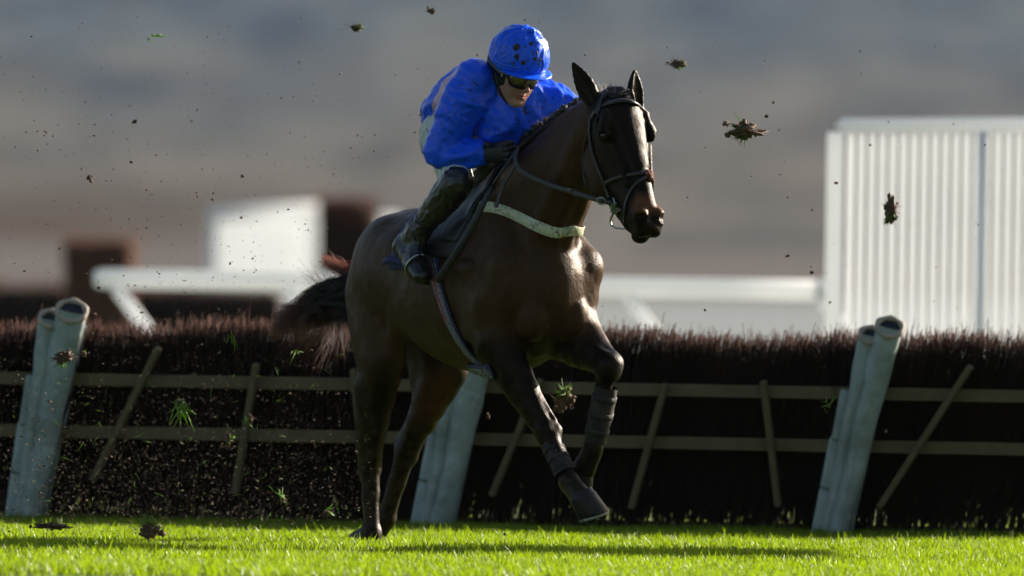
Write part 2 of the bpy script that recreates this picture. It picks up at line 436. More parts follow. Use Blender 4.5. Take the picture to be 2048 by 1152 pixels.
    for sd in (-1, 1):
        S.ell((.755, sd * .066, 1.625), (.125, .036, .095), ax=((.36, 0, -.933), (0, sd * 1., 0)), k=.022)                    # cheek plate
        S.ell((.76, sd * .056, 1.60), (.09, .036, .09), k=.02)
        S.seg((.80, sd * .05, 1.55), (.955, sd * .022, 1.40), .028, .022, k=.02)                                 # jaw bar
        S.ell((.895, sd * .114, 1.795), (.040, .024, .020), ax=((.5, 0, -.86), (0, sd, .1)), k=.014)            # brow
        S.ell((.888, sd * .113, 1.775), (.030, .022, .028), k=.016)
        S.seg((.93, sd * .084, 1.73), (1.0, sd * .058, 1.57), .014, .008, k=.018)                              # facial crest
        S.ell((.86, sd * .096, 1.845), (.045, .02, .04), k=.03)
        S.ell((.845, sd * .108, 1.825), (.018, .014, .022), k=.012, sub=True)                                    # hollow above the eye
        S.ell((.906, sd * .131, 1.772), (.019, .014, .015), k=.006, sub=True)                                   # eye socket
        # nostril
        S.ell((1.085, sd * .040, 1.432), (.038, .032, .046), k=.02)
        S.ell((1.108, sd * .058, 1.430), (.020, .020, .030), ax=((.6, sd * .5, .1), (0, 0, 1)), k=.006, sub=True)
        S.ell((1.075, sd * .03, 1.375), (.036, .028, .028), k=.02)
    S.ell((1.085, 0, 1.392), (.034, .04, .034), k=.02)
    S.ell((1.015, 0, 1.352), (.044, .034, .030), k=.014)                                                        # lower lip
    S.ell((.975, 0, 1.385), (.04, .028, .025), k=.02)
    for sd in (-1, 1):                                                                                          # mouth line
        S.seg((1.075, sd * .045, 1.362), (.985, sd * .056, 1.415), .0045, .004, k=.006, sub=True)
    # ears
    def ear(b, t, out, wd):
        b = np.array(list(b)); t = np.array(list(t)); d = t - b; out = np.asarray(out, float)
        side = nrm(np.cross(d, out))
        P_ = lambda s_: b + d * s_
        S.chain([(*P_(-.12), .034, .034), (*P_(.12), .034 * wd, .030), (*P_(.38), .044 * wd, .024), (*P_(.66), .036 * wd, .016), (*P_(.88), .018 * wd, .010), (*P_(1.0), .006, .006)], k=.02, w=side, n=2, k_in=.008)
        for s0, s1, r0, r1 in ((.12, .45, .020, .030), (.45, .9, .030, .012)):
            o = nrm(out) * .024
            S.seg(P_(s0) + o, P_(s1) + o * .8, (r0 * wd, .022), (r1 * wd, .014), k=.006, w=side, sub=True)
    ear(hl(1193, 214, -.062), hl(1146, 126, -.125), (.45, -.85, .1), 1.0)
    ear(hl(1271, 214, .088), hl(1269, 142, .090), (.95, .3, .1), 1.0)
    S.v -= .0  
    V, F = S.mesh(); V = smooth_np(V, F, 2); NN = vnormals(V, F)
    amp = np.where(V[:, 2] > 1.2, np.where(V[:, 0] > .6, .0012, .0035), .0045)
    for i in range(len(V)):       # small unevenness of muscle and skin
        q = Vector(V[i]); a = mnoise.noise(Vector((q.x * 7, q.y * 7, q.z * 4.2))); b = mnoise.noise(q * 19 + Vector((5, 2, 8)))
        V[i] += NN[i] * amp[i] * ((1 - abs(a) * 3) * .7 + b * .5 - .3)
    # keep the outer shell, drop stray islands below a handful of vertices
    f, l, u = V[:, 0], V[:, 1], V[:, 2]
    # dark points: legs, face, ears; tan muzzle; mud low down
    leg = sstep(.93, .78, u + .10 * np.abs(l)) 
    fore = (f > -.1) & (f < .75); 
    dark = np.where(fore, sstep(.98, .86, u), sstep(.88, .66, u))
    belly = (np.abs(f + .45) < .32) & (u > .70) & (u < 1.05); 
    bz = sstep(-.10, -.22, f) * sstep(-.82, -.68, f) * sstep(.74, .80, u)
    dark = dark * (1 - bz)
    head = sstep(.70, .82, f + .25 * (u - 1.7)) * (u > 1.2)
    face = head * sstep(1.5, 1.62, 1.62 + (f - .78) * .9 - .0 * u)
    dark = np.maximum(dark, head * .93)
    dark = np.maximum(dark, (u > 1.93) * .9)
    cheek = sstep(.87, .80, f) * sstep(1.74, 1.66, u) * (u > 1.45) * head
    dark = dark * (1 - .55 * cheek)
    tan = sstep(1.55, 1.50, u) * sstep(1.43, 1.47, u) * sstep(1.02, 1.06, f) * .65
    tan = np.maximum(tan, sstep(.5, .62, np.clip((.70 - u) / .2, 0, 1)) * 0)
    inner = sstep(.80, .70, u) * sstep(.45, .6, u) * (f < -.7) * .35
    tan = np.maximum(tan, inner * (np.abs(l) < .12))
    mud = sstep(.62, .35, u) * .7 + sstep(1.2, .9, u) * .12
    return S, V, F, dark, tan, mud
S_h, HV, HFc, h_dark, h_tan, h_mud = build_horse()
horse = empty("horse", HM, "dark bay racehorse galloping towards the camera with its mane plaited and one foreleg folded", "horse")
hbody = mesh_np("body", HV, HFc, M_coat, horse)
vattr(hbody, "dark", h_dark); vattr(hbody, "tan", h_tan); vattr(hbody, "mud", h_mud)
HBVH = BVHTree.FromPolygons([tuple(v) for v in HV.tolist()], HFc.tolist())
# ---------------------------------------------------------------- surface helpers on the horse
HB_C = HMI @ CAM
def hit(px, py, off=.004):
    """horse surface (horse frame) seen at a photo pixel, with its normal"""
    d = (HMI.to_3x3() @ ray(px, py)).normalized()
    loc, n, i, _ = HBVH.ray_cast(HB_C, d)
    if loc is None: return None, None
    if n.dot(d) > 0: n = -n
    return loc + n * off, n
def polar(f, phi, off=.004, uc=1.15):
    d = Vector((0, -math.sin(phi), math.cos(phi)))
    loc, n, i, _ = HBVH.ray_cast(Vector((f, 0, uc)) + d * .8, -d)
    if loc is None: return Vector((f, 0, uc)) + d * .25, d
    return loc + d * off, (n if n.dot(d) > 0 else -n)
def snap(p, off=.004):
    loc, n, i, _ = HBVH.find_nearest(Vector(p)); 
    v = Vector(p) - loc
    if n.dot(v) < 0 and v.length < .02: n = n
    return loc + n * off, n
def strap_mesh(pts, nrms, width, th=.004, n=6, sm=1):
    """a flat strap along points with surface normals, rounded box section"""
    nrms = [Vector(q).normalized() for q in nrms]
    for _ in range(sm): nrms = [(nrms[max(i - 1, 0)] + nrms[i] * 1.5 + nrms[min(i + 1, len(nrms) - 1)]).normalized() for i in range(len(nrms))]
    W = width if hasattr(width, '__len__') else [width] * len(pts)
    A = crom([(*p, *q, w) for p, q, w in zip(pts, nrms, W)], n); m = len(A)
    mb = MB(); vs = []
    for i in range(m):
        p = Vector(A[i][:3]); t = (Vector(A[min(i + 1, m - 1)][:3]) - Vector(A[max(i - 1, 0)][:3])).normalized()
        nn = Vector(A[i][3:6]); nn = (nn - t * nn.dot(t)).normalized(); s_ = t.cross(nn); w = A[i][6] / 2
        for a, b in ((-1, -.4), (-.9, 1), (0, 1.35), (.9, 1), (1, -.4), (0, -.6)):
            vs.append(p + s_ * (w * a) + nn * (th * b))
    F = [(i * 6 + k, i * 6 + (k + 1) % 6, (i + 1) * 6 + (k + 1) % 6, (i + 1) * 6 + k) for i in range(m - 1) for k in range(6)]
    F += [(0, 5, 4, 1), (1, 4, 3, 2)]; b = (m - 1) * 6; F += [(b + 1, b + 4, b + 5, b), (b + 2, b + 3, b + 4, b + 1)]
    mb.add(vs, F); return mb
def relax_out(pts, nrms, it=3):
    return pts, nrms
M_leather = simple("dark_leather", (.022, .017, .014), .42, .3, 40, .3, .001)
M_black = simple("black_leather", (.012, .012, .013), .45, .3, 40, .3, .001)
M_metal = simple("steel", (.45, .44, .42), .28, .1, 40, metal=1)
M_hair = None
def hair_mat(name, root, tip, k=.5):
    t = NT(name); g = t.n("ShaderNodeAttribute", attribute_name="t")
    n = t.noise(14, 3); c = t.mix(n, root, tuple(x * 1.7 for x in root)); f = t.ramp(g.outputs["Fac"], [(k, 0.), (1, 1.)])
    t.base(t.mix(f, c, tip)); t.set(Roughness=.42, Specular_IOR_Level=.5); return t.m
def strands(name, P0, mat, parent, rad, taper=.25):
    """P0: (n, m, 3) strand points; three-sided tapering hairs"""
    P0 = np.asarray(P0, float); n, m, _ = P0.shape; rad = np.broadcast_to(np.asarray(rad, float), (n,))
    t = np.gradient(P0, axis=1); t /= np.linalg.norm(t, axis=2, keepdims=True) + 1e-9
    ref = np.array([.3, .9, .31]); a = np.cross(t, ref); a /= np.linalg.norm(a, axis=2, keepdims=True) + 1e-9; b = np.cross(t, a)
    s = np.linspace(0, 1, m); r = rad[:, None] * (1 - (1 - taper) * s ** 1.5)[None]
    V = np.stack([P0 + (a * math.cos(q) + b * math.sin(q)) * r[..., None] for q in (0, 2.094, 4.189)], 2)
    V = V.reshape(-1, 3); base = (np.arange(n)[:, None] * m + np.arange(m - 1)[None]) * 3
    Q = []
    for k in range(3):
        k2 = (k + 1) % 3
        Q.append(np.stack([base + k, base + k2, base + 3 + k2, base + 3 + k], -1).reshape(-1, 4))
    o = mesh_np(name, V, np.concatenate(Q), mat, parent)
    vattr(o, "t", np.repeat(np.tile(s, n), 3)); return o

# ---------------------------------------------------------------- horse parts
# eyes
t = NT("eye"); t.base((.005, .003, .002)); t.set(Roughness=.14, Specular_IOR_Level=.5, Coat_Weight=.2, Coat_Roughness=.05); M_eye = t.m
def uv_ball(c, r, seg=20, rings=12, R=None):
    vs = []; F = []; T = []
    r = r if hasattr(r, '__len__') else (r, r, r)
    for i in range(1, rings):
        a = math.pi * i / rings
        for k in range(seg):
            b = 2 * math.pi * k / seg
            v = Vector((math.sin(a) * math.cos(b) * r[0], math.sin(a) * math.sin(b) * r[1], math.cos(a) * r[2]))
            vs.append(Vector(c) + (R @ v if R else v))
    top = Vector((0, 0, r[2])); vs.append(Vector(c) + (R @ top if R else top)); vs.append(Vector(c) - (R @ top if R else top))
    for i in range(rings - 2):
        for k in range(seg):
            k2 = (k + 1) % seg; F.append((i * seg + k, (i + 1) * seg + k, (i + 1) * seg + k2, i * seg + k2))
    a = (rings - 1) * seg
    for k in range(seg):
        k2 = (k + 1) % seg; T.append((a, k, k2)); T.append((a + 1, (rings - 2) * seg + k2, (rings - 2) * seg + k))
    return vs, F, T
for sd in (-1, 1):
    mb = MB(); mb.add(*uv_ball((.900, sd * .113, 1.773), (.020, .018, .015))); mb.build("eye", M_eye, hbody, True)
# hooves
t = NT("hoof_horn"); n = t.noise(26, 4, t.co((1, 1, 6))); c = t.mix(n, (.007, .006, .006), (.020, .017, .016))
mu = t.ramp(t.noise(18, 5, rough=.7), [(.52, 0.), (.62, .8)]); c = t.mix(mu, c, (.035, .024, .017)); t.base(c); t.set(Roughness=.5, Specular_IOR_Level=.3); t.bump(n, .5, .004); M_hoof = t.m
M_shoe = simple("worn_shoe", (.30, .30, .24), .55, .3, 60, .3, .001, mud=.35)
def hoof(co, sole, fwd, r0=.045, r1=.064):
    co = Vector(co); sole = Vector(sole); ax = (sole - co); L = ax.length; ax.normalize(); fwd = Vector(fwd); fwd = (fwd - ax * fwd.dot(ax)).normalized(); sd = ax.cross(fwd)
    mb = MB(); seg = 24; vs = []
    prof = [(-.30, r0 * .86, 0), (-.05, r0 * .96, 0), (.02, r0 * 1.06, 0), (.10, r0 * 1.05, 0), (1.0, r1, .012), (1.03, r1 * .97, .012), (1.0, r1 * .75, .012), (.88, r1 * .55, .008)]
    for s_, r, sh in prof:
        for k in range(seg):
            a = 2 * math.pi * k / seg; cf = math.cos(a); rr = r * (1 + .10 * max(cf, 0)) * (1 - .16 * max(-cf, 0))
            vs.append(co + ax * (L * s_) + fwd * (cf * rr + sh + .022 * max(s_, 0) * (1 if cf > 0 else .4)) + sd * math.sin(a) * r)
    F = [(i * seg + k, i * seg + (k + 1) % seg, (i + 1) * seg + (k + 1) % seg, (i + 1) * seg + k) for i in range(len(prof) - 1) for k in range(seg)]
    mb.add(vs, F); b = (len(prof) - 1) * seg; cen = sum((vs[b + k] for k in range(seg)), Vector()) / seg
    mb.add([vs[b + k] for k in range(seg)] + [cen], [], [(k, (k + 1) % seg, seg) for k in range(seg)])
    h = mb.build("hoof", M_hoof, hbody, True)
    s_ = MB(); pts = []
    for k in range(3, seg - 2):
        a = 2 * math.pi * (k + .5) / seg + math.pi; p = co + ax * (L * 1.03 + .003) + fwd * (math.cos(a) * r1 * .93 + .030) + sd * math.sin(a) * r1 * .90; pts.append(p)
    s_.tube(pts, .0085, 6, up=ax); s_.build("horseshoe", M_shoe, h, True)
hoof(hl(1164, 992, -.0), hl(1178, 1033, .028), (.95, .25, .1), .056, .064)
hoof(hl(1168, 938, .11), hl(1154, 976, .10), (.6, 0, -.6), .042, .050)
hoof(hl(744, 1092, -.14), hl(747, 1114, -.14), (1, 0, 0), .047, .056)
hoof(hl(752, 1062, .01), hl(724, 1078, .0), (.3, -.6, -.8), .045, .058)

# mane in plaits, forelock
M_hair = hair_mat("black_horsehair", (.010, .008, .008), (.030, .017, .012), .5)
crest = [hl(1176, 203, .0), hl(1150, 219, .0), (hl(1122, 236, .0)), hl(1092, 255, .0), hl(1066, 273, .0), hl(1045, 291, .0), hl(1020, 318, -.0)]
cr = crom([tuple(p) for p in crest], 8)
mb = MB(); mb.tube([Vector(p) for p in cr], [.020] * len(cr), 8)
mane = mb.build("mane", M_hair, horse, True)
rr = random.Random(3); hs = []; hr = []
Lc = np.cumsum(np.r_[0, np.linalg.norm(np.diff(cr, axis=0), axis=1)])
def at_crest(s):
    s = s * Lc[-1]; return Vector([np.interp(s, Lc, cr[:, i]) for i in range(3)])
for i in range(13):
    c = at_crest((i + .5) / 13) + Vector((-.004, rr.uniform(-.012, .0), .020))
    mb = MB()
    vs, F, T = uv_ball((0, 0, 0), 1, 14, 9)
    r0 = rr.uniform(.014, .019); out = []
    for v in vs:
        k = 1 + .28 * mnoise.noise(v * 2.6 + Vector((i * 3.1, 0, 0))) + .12 * math.sin(v.z * 9 + v.x * 4)
        out.append(c + Vector((v.x * r0 * .95, v.y * r0 * 1.1, v.z * r0 * 1.15)) * k)
    mb.add(out, F, T); mb.build("plait", M_hair, mane, True)
for i in range(650):
    p = at_crest(rr.random()) + Vector((rr.gauss(0, .004), rr.gauss(-.004, .011), .014)); d = Vector((rr.gauss(-.25, .5), rr.gauss(0, .6), 1)).normalized(); L = rr.uniform(.012, .034)
    q = Vector((rr.gauss(0, .5), rr.gauss(0, .5), -.3)) * L * .5
    hs.append([p + d * (L * s_) + q * s_ * s_ for s_ in (0, .33, .66, 1)])
for i in range(420):     # forelock between the ears
    a = hl(rr.uniform(1202, 1232), rr.uniform(190, 200), rr.uniform(-.035, .02)) + Vector((.0, 0, 0)); b = hl(rr.uniform(1236, 1266), rr.uniform(182, 206), rr.uniform(.02, .07))
    m = (a + b) / 2 + Vector((rr.gauss(.02, .008), 0, rr.uniform(.0, .035)))
    if i % 9 == 0: b = a + Vector((rr.gauss(-.01, .02), rr.gauss(-.0, .02), rr.uniform(.03, .07))); m = (a + b) / 2
    hs.append([a, a * .4 + m * .6, m * .5 + b * .5, b])
strands("loose_hair", np.array([[list(v) for v in s_] for s_ in hs]), M_hair, mane, .0016)
mb = MB(); fl = [hl(1204, 192, -.03), hl(1220, 184, -.005), hl(1240, 185, .02), hl(1256, 196, .05), hl(1263, 206, .06)]
mb.tube(fl, [.016, .026, .028, .022, .010], 10); mb.build("forelock", M_hair, horse, True)

# tail
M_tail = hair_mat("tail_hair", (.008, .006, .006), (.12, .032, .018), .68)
rr = random.Random(5); hs = []; rad = []
root = Vector((-1.06, 0, 1.30))
def tail_path(e, f1, f2, n=10, j=.0):
    A = crom([tuple(root + Vector((0, rr.gauss(0, .014), rr.gauss(0, .02)))), tuple(f1), tuple(f2), tuple(e)], 5)
    t_ = np.linspace(0, len(A) - 1, n); P_ = np.stack([np.interp(t_, np.arange(len(A)), A[:, i]) for i in range(3)], 1)
    s_ = np.linspace(0, 1, n)[:, None]
    ph = np.array([rr.uniform(0, 6), rr.uniform(0, 6), rr.uniform(0, 6)])
    return P_ + np.sin(s_ * np.array([5, 7, 6]) + ph) * s_ * np.array([.012, .012, .014]) * (1 + j)
for c_ in range(85):       # main black lock, in clumps
    v = rr.gauss(0, 1); e = hl(545 + abs(rr.gauss(0, 45)), 640 + v * 17, -.20 + rr.gauss(0, .04)); y1 = 560 + rr.uniform(-18, 62); f1 = hl(718, y1, -.06 + rr.gauss(0, .02)); f2 = hl(640 + rr.gauss(0, 8), 610 + rr.gauss(0, 18), -.13 + rr.gauss(0, .03))
    for i in range(30):
        j_ = lambda s_: Vector((rr.gauss(0, s_), rr.gauss(0, s_), rr.gauss(0, s_)))
        hs.append(tail_path(e + j_(.012), f1 + j_(.006), f2 + j_(.006), j=-.4)); rad.append(rr.uniform(.0008, .0016))
for c_ in range(22):       # lower reddish fringe, in thin separate locks
    x = rr.uniform(545, 690); e = hl(x, 668 + rr.gauss(18, 20) + (x - 545) * .12, -.16 + rr.gauss(0, .04)); f1 = hl(716, 590 + rr.uniform(-10, 55), -.06 + rr.gauss(0, .02)); f2 = hl((x + 700) / 2 + rr.gauss(0, 10), 636 + rr.gauss(0, 16), -.10 + rr.gauss(0, .03))
    for i in range(15):
        j_ = lambda s_: Vector((rr.gauss(0, s_), rr.gauss(0, s_), rr.gauss(0, s_)))
        hs.append(tail_path(e + j_(.014), f1 + j_(.006), f2 + j_(.006), j=.5)); rad.append(rr.uniform(.0006, .0012))
for i in range(170):       # upper wisps
    x = rr.uniform(596, 680); e = hl(x, 548 + rr.gauss(0, 14), -.12 + rr.gauss(0, .03))
    f1 = hl(705, 560 + rr.uniform(-10, 30), -.06); f2 = hl((x + 690) / 2, 575 + rr.gauss(0, 10), -.10)
    hs.append(tail_path(e, f1, f2, j=1.)); rad.append(rr.uniform(.0005, .0009))
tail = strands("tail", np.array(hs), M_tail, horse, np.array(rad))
M_red = hair_mat("red_hair", (.14, .035, .018), (.22, .06, .03), .3)  # plain red hair colour for the upper wisp
hs = []
for i in range(320):
    a = hl(697 + rr.gauss(0, 4), 548 + rr.gauss(0, 9), -.05 + rr.gauss(0, .012)); b = hl(640 + abs(rr.gauss(0, 14)), 514 + rr.gauss(6, 7), -.10 + rr.gauss(0, .02)); m = (a + b) / 2 + Vector((0, 0, rr.gauss(.0, .008)))
    hs.append([root * .35 + a * .65, a, m, b])
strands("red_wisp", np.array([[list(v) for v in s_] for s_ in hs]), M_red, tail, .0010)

# ================================================================ TACK
def tmesh(mb, name, mat, parent, smooth=True): return mb.build(name, mat, parent, smooth)
def hits(pix, off=.005):
    P_, N_ = [], []
    for q in pix:
        p, n = hit(q[0], q[1], off)
        if p is not None: P_.append(p); N_.append(n)
    return P_, N_
# bridle
bridle = empty("bridle", HM @ Matrix.Translation((.85, 0, 1.75)), "dark brown leather bridle with a wide browband worn on the bay horse's head", "bridle")
BL = Matrix.Translation((-.85, 0, -1.75))
def bpart(mb, name, mat, parent=None, smooth=True):
    mb.V = [(v[0] - .85, v[1], v[2] - 1.75) for v in mb.V]
    return mb.build(name, mat, parent or bridle, smooth)
p, n = hits([(1184, 238), (1192, 224), (1208, 213), (1228, 206), (1250, 203), (1268, 207), (1282, 218)], .006)
q = [snap((.86, .112, 1.86), .006), snap((.82, .115, 1.84), .006)]
bpart(strap_mesh(p + [a for a, b in q], n + [b for a, b in q], .024, .004), "browband", M_leather)
ck = [(1183, 236), (1181, 262), (1184, 290), (1191, 320), (1203, 350), (1213, 378), (1220, 398)]
p, n = hits(ck, .006); bpart(strap_mesh(p, n, .017, .004), "cheekpiece", M_leather)
mir = lambda P_: [Vector((v[0], -v[1], v[2])) for v in P_]
bpart(strap_mesh([snap(v, .006)[0] for v in mir(p)], [snap(v, .006)[1] for v in mir(p)], .017, .004), "cheekpiece", M_leather)
hp_ = [snap(v, .006) for v in ((.85, -.10, 1.86), (.79, -.085, 1.92), (.77, -.04, 1.955), (.765, 0, 1.965), (.77, .04, 1.955), (.79, .085, 1.92), (.85, .10, 1.86))]
bpart(strap_mesh([a for a, b in hp_], [b for a, b in hp_], .026, .004), "headpiece", M_leather)
p, n = hits([(1181, 255), (1172, 285), (1166, 318), (1170, 352), (1176, 375)], .006)
bpart(strap_mesh(p, n, .012, .003), "throatlash", M_leather)
p, n = hits([(1212, 366), (1230, 358), (1255, 351), (1280, 347), (1298, 346)], .006)
q = [snap(v, .006) for v in ((1.03, .045, 1.57), (.97, .07, 1.54), (.90, .08, 1.53))]
nose = bpart(strap_mesh(p + [a for a, b in q], n + [b for a, b in q], .018, .004), "noseband", M_leather)
p, n = hits([(1298, 350), (1280, 362), (1264, 380), (1254, 402), (1251, 425), (1250, 446)], .006)
bpart(strap_mesh(p, n, .013, .003), "flash_strap", M_leather)
# muddy fleece pad where the straps cross
c0, n0 = hit(1298, 350, .006); rr = random.Random(9); mb = MB(); M_fleece = simple("red_brown_fleece", (.17, .052, .030), .8, .4, 90)
for i in range(46):
    cc = c0 + Vector((rr.gauss(0, .007), rr.gauss(0, .012), rr.gauss(0, .013))); cc, _ = snap(cc, .009)
    vs, F, T = uv_ball((0, 0, 0), 1, 7, 5); r0 = rr.uniform(.004, .008)
    mb.add([cc + v * r0 * (1 + .5 * mnoise.noise(v * 3 + Vector((i, 0, 0)))) for v in vs], F, T)
bpart(mb, "fleece_pad", M_fleece, nose)
# bit rings
def ring(c, r, rad, nrmv, sx=1.0, seg=26, a0=0, a1=2 * math.pi):
    c = Vector(c); nv = Vector(nrmv).normalized(); u = nv.cross(Vector((0, 0, 1))).normalized(); w = nv.cross(u)
    return [c + u * (r * math.cos(a0 + (a1 - a0) * k / seg) * sx) + w * (r * math.sin(a0 + (a1 - a0) * k / seg)) for k in range(seg + 1)]
BR = hl(1226, 412, -.075)
for sd in (-1, 1):
    c = Vector((BR.x, BR.y * -sd, BR.z)) if sd > 0 else BR
    mb = MB(); mb.tube(ring(c, .034, .004, (.2, 1, 0), .62), .0036, 8); bpart(mb, "bit_ring", M_metal)
mb = MB(); mb.tube([BR + Vector((.0, 0, -.01)), Vector((BR.x + .03, 0, BR.z - .02)), Vector((BR.x, -BR.y, BR.z - .01))], .006, 8); bpart(mb, "bit", M_metal)
mb = MB(); mb.tube([hl(1232, 405, -.07), hl(1226, 425, -.06), hl(1221, 440, -.055), hl(1222, 450, -.05), hl(1232, 456, -.045), hl(1249, 458, -.04)], [.004, .004, .0045, .005, .0045, .003], 8)
mb.tube([hl(1246, 417, -.06), hl(1232, 425, -.06), hl(1222, 433, -.055)], .003, 6)
bpart(mb, "chin_chain", M_metal)
# grass caught on the bit
t = NT("fresh_grass_blade"); t.base((.11, .21, .022)); t.set(Roughness=.5); M_gb = t.m
mb = MB(); rr = random.Random(4)
for i in range(14):
    a = hl(1229, 412, -.085) + Vector([rr.gauss(0, .006) for _ in range(3)]); b = a + Vector((rr.gauss(0, .012), rr.gauss(-.01, .006), rr.gauss(-.02, .02)))
    mb.tube([a, (a + b) / 2 + Vector((0, -.004, 0)), b], [.0025, .002, .0006], 4)
bpart(mb, "caught_grass", M_gb)
# reins
reins = empty("reins", HM @ Matrix.Translation((.5, 0, 1.5)), "grey rubber covered reins running from the bit to the jockey's gloves", "reins")
t = NT("rubber_rein"); w_ = t.n("ShaderNodeTexWave", wave_type='BANDS'); w_.inputs["Scale"].default_value = 60; w_.inputs["Distortion"].default_value = 1; t.l(t.co(), w_.inputs["Vector"])
t.base((.040, .037, .035)); t.set(Roughness=.55); t.bump(w_.outputs["Fac"], .3, .002); M_rein = t.m
def rpart(mb, name, mat, smooth=True):
    mb.V = [(v[0] - .5, v[1], v[2] - 1.5) for v in mb.V]; return mb.build(name, mat, reins, smooth)
rp = [(1222, 406, -.085), (1195, 400, -.100), (1150, 386, -.125), (1100, 370, -.140), (1062, 354, -.160), (1040, 340, -.175), (1031, 322, -.172), (1034, 300, -.145)]
P_ = []; N_ = []
for x, y, l in rp:
    v = hl(x, y, l); h_, n_ = hit(x, y, .012)
    if h_ is not None and (h_ - HB_C).length < (v - HB_C).length: v = h_
    P_.append(v); N_.append(Vector((.45, -.88, .05)))
rpart(strap_mesh(P_, N_, [.020] * 3 + [.021] * 5, .004), "rein", M_rein)
rpart(strap_mesh([Vector((v.x, -v.y, v.z)) for v in P_], [Vector((n.x, -n.y, n.z)) for n in N_], .021, .004), "rein", M_rein)
rpart(strap_mesh([hl(1034, 318, -.165), hl(1022, 345, -.19), hl(1006, 370, -.205), hl(998, 395, -.22), hl(992, 415, -.232)], [Vector((.4, -.9, 0))] * 5, .018, .0035), "rein_end", M_rein)
for (x, y) in ((1150, 386), (1203, 402)):
    v = hl(x, y, -.118); mb = MB(); mb.tube(ring(v, .018, .003, (.5, -.6, -.6), 1.0), .0035, 7); rpart(mb, "rein_ring", M_metal if x > 1180 else M_black)
mb = MB(); mb.box(hl(1203, 402, -.102), .022, .012, .026, Matrix((Vector((.9, .4, .2)).normalized(), Vector((-.4, .9, 0)).normalized(), Vector((0, 0, 1)))).transposed()); rpart(mb, "rein_buckle", M_leather)

# breast girth
t = NT("cream_web"); mu = t.ramp(t.noise(70, 6, rough=.75), [(.50, 0.), (.56, 1.)]); big = t.ramp(t.noise(9, 3), [(.40, .15), (.62, 1.)])
k = t.n("ShaderNodeMath", operation='MULTIPLY'); t.l(mu, k.inputs[0]); t.l(big, k.inputs[1])
t.base(t.mix(k.outputs[0], t.mix(t.noise(16, 3), (.46, .47, .30), (.62, .62, .44)), (.05, .038, .024))); t.set(Roughness=.7); t.bump(t.noise(300, 2), .3, .001); M_web = t.m
bg = empty("breast_girth", HM @ Matrix.Translation((.3, 0, 1.4)), "cream webbing breast girth spattered with mud across the horse's chest", "breast girth")
def gpart(mb, name, mat, smooth=True):
    mb.V = [(v[0] - .3, v[1], v[2] - 1.4) for v in mb.V]; return mb.build(name, mat, bg, smooth)
def band2(top, bot, th=.002, n=3):
    A = crom([tuple(v) for v in top], n); B = crom([tuple(v) for v in bot], n); m = len(A); vs = []
    for i in range(m):
        a, b = Vector(A[i]), Vector(B[i]); tg = (Vector(A[min(i + 1, m - 1)]) - Vector(A[max(i - 1, 0)])).normalized(); nn = tg.cross(b - a).normalized()
        if nn.dot(Vector((.5, -.85, 0)) if i < m * .75 else Vector((0, 1, 0))) < 0: nn = -nn
        for q, o_ in ((0, 0), (.04, th), (.5, th * 1.5), (.96, th), (1, 0), (.5, -th)): vs.append(a.lerp(b, q) + nn * o_)
    F = [(i * 6 + k, i * 6 + (k + 1) % 6, (i + 1) * 6 + (k + 1) % 6, (i + 1) * 6 + k) for i in range(m - 1) for k in range(6)]
    mb = MB(); mb.add(vs, F); return mb
tp_, bt_ = [], []
for x, y, hw_ in crom([(920, 414, 11), (945, 413, 11), (975, 413, 11), (1003, 419, 11), (1032, 431, 11), (1062, 447, 11), (1092, 460, 11), (1118, 467, 10.5), (1141, 462, 11)], 3):
    pr = [hit(x + (y - 414) * .08 * q, y - hw_ * q, .0)[0] for q in (1, .5, 0, -.5, -1)]; pr = [a or hl(x, y - hw_ * (1 - k * .5), -.12) for k, a in enumerate(pr)]
    near = min((a - HB_C).length for a in pr); d_ = [(HB_C - a).normalized() for a in pr]
    ext = lambda a, d: a + d * (max(0, (a - HB_C).length - near) * .65 + .006)
    tp_.append(ext(pr[0], d_[0])); bt_.append(ext(pr[4], d_[4]))
for _ in range(2):
    for L_ in (tp_, bt_):
        for k in range(1, len(L_) - 1): L_[k] = (L_[k - 1] + L_[k] * 2 + L_[k + 1]) / 4
tp_ = [a + (HB_C - a).normalized() * .004 for a in tp_]; bt_ = [a + (HB_C - a).normalized() * .004 for a in bt_]
for v in ((.40, .045, 1.375), (.34, .10, 1.375), (.22, .18, 1.39), (.06, .215, 1.42), (-.14, .21, 1.43)):
    q_, _ = snap((v[0], v[1], v[2] + .024), .012); tp_.append(q_); q_, _ = snap((v[0], v[1], v[2] - .024), .012); bt_.append(q_)
gpart(band2(tp_, bt_), "web_band", M_web)
for x in (921, 929):
    h_, n_ = hit(x, 414, .012); mb = MB(); mb.tube(ring(h_, .015, .002, n_, .5), .0022, 6); gpart(mb, "buckle", M_metal)
h_, n_ = hit(938, 413, .013); mb = MB(); mb.beam(h_ + Vector((-.022, 0, -.001)), h_ + Vector((.022, 0, .002)), .008, .026); gpart(mb, "leather_keeper", M_leather, False)

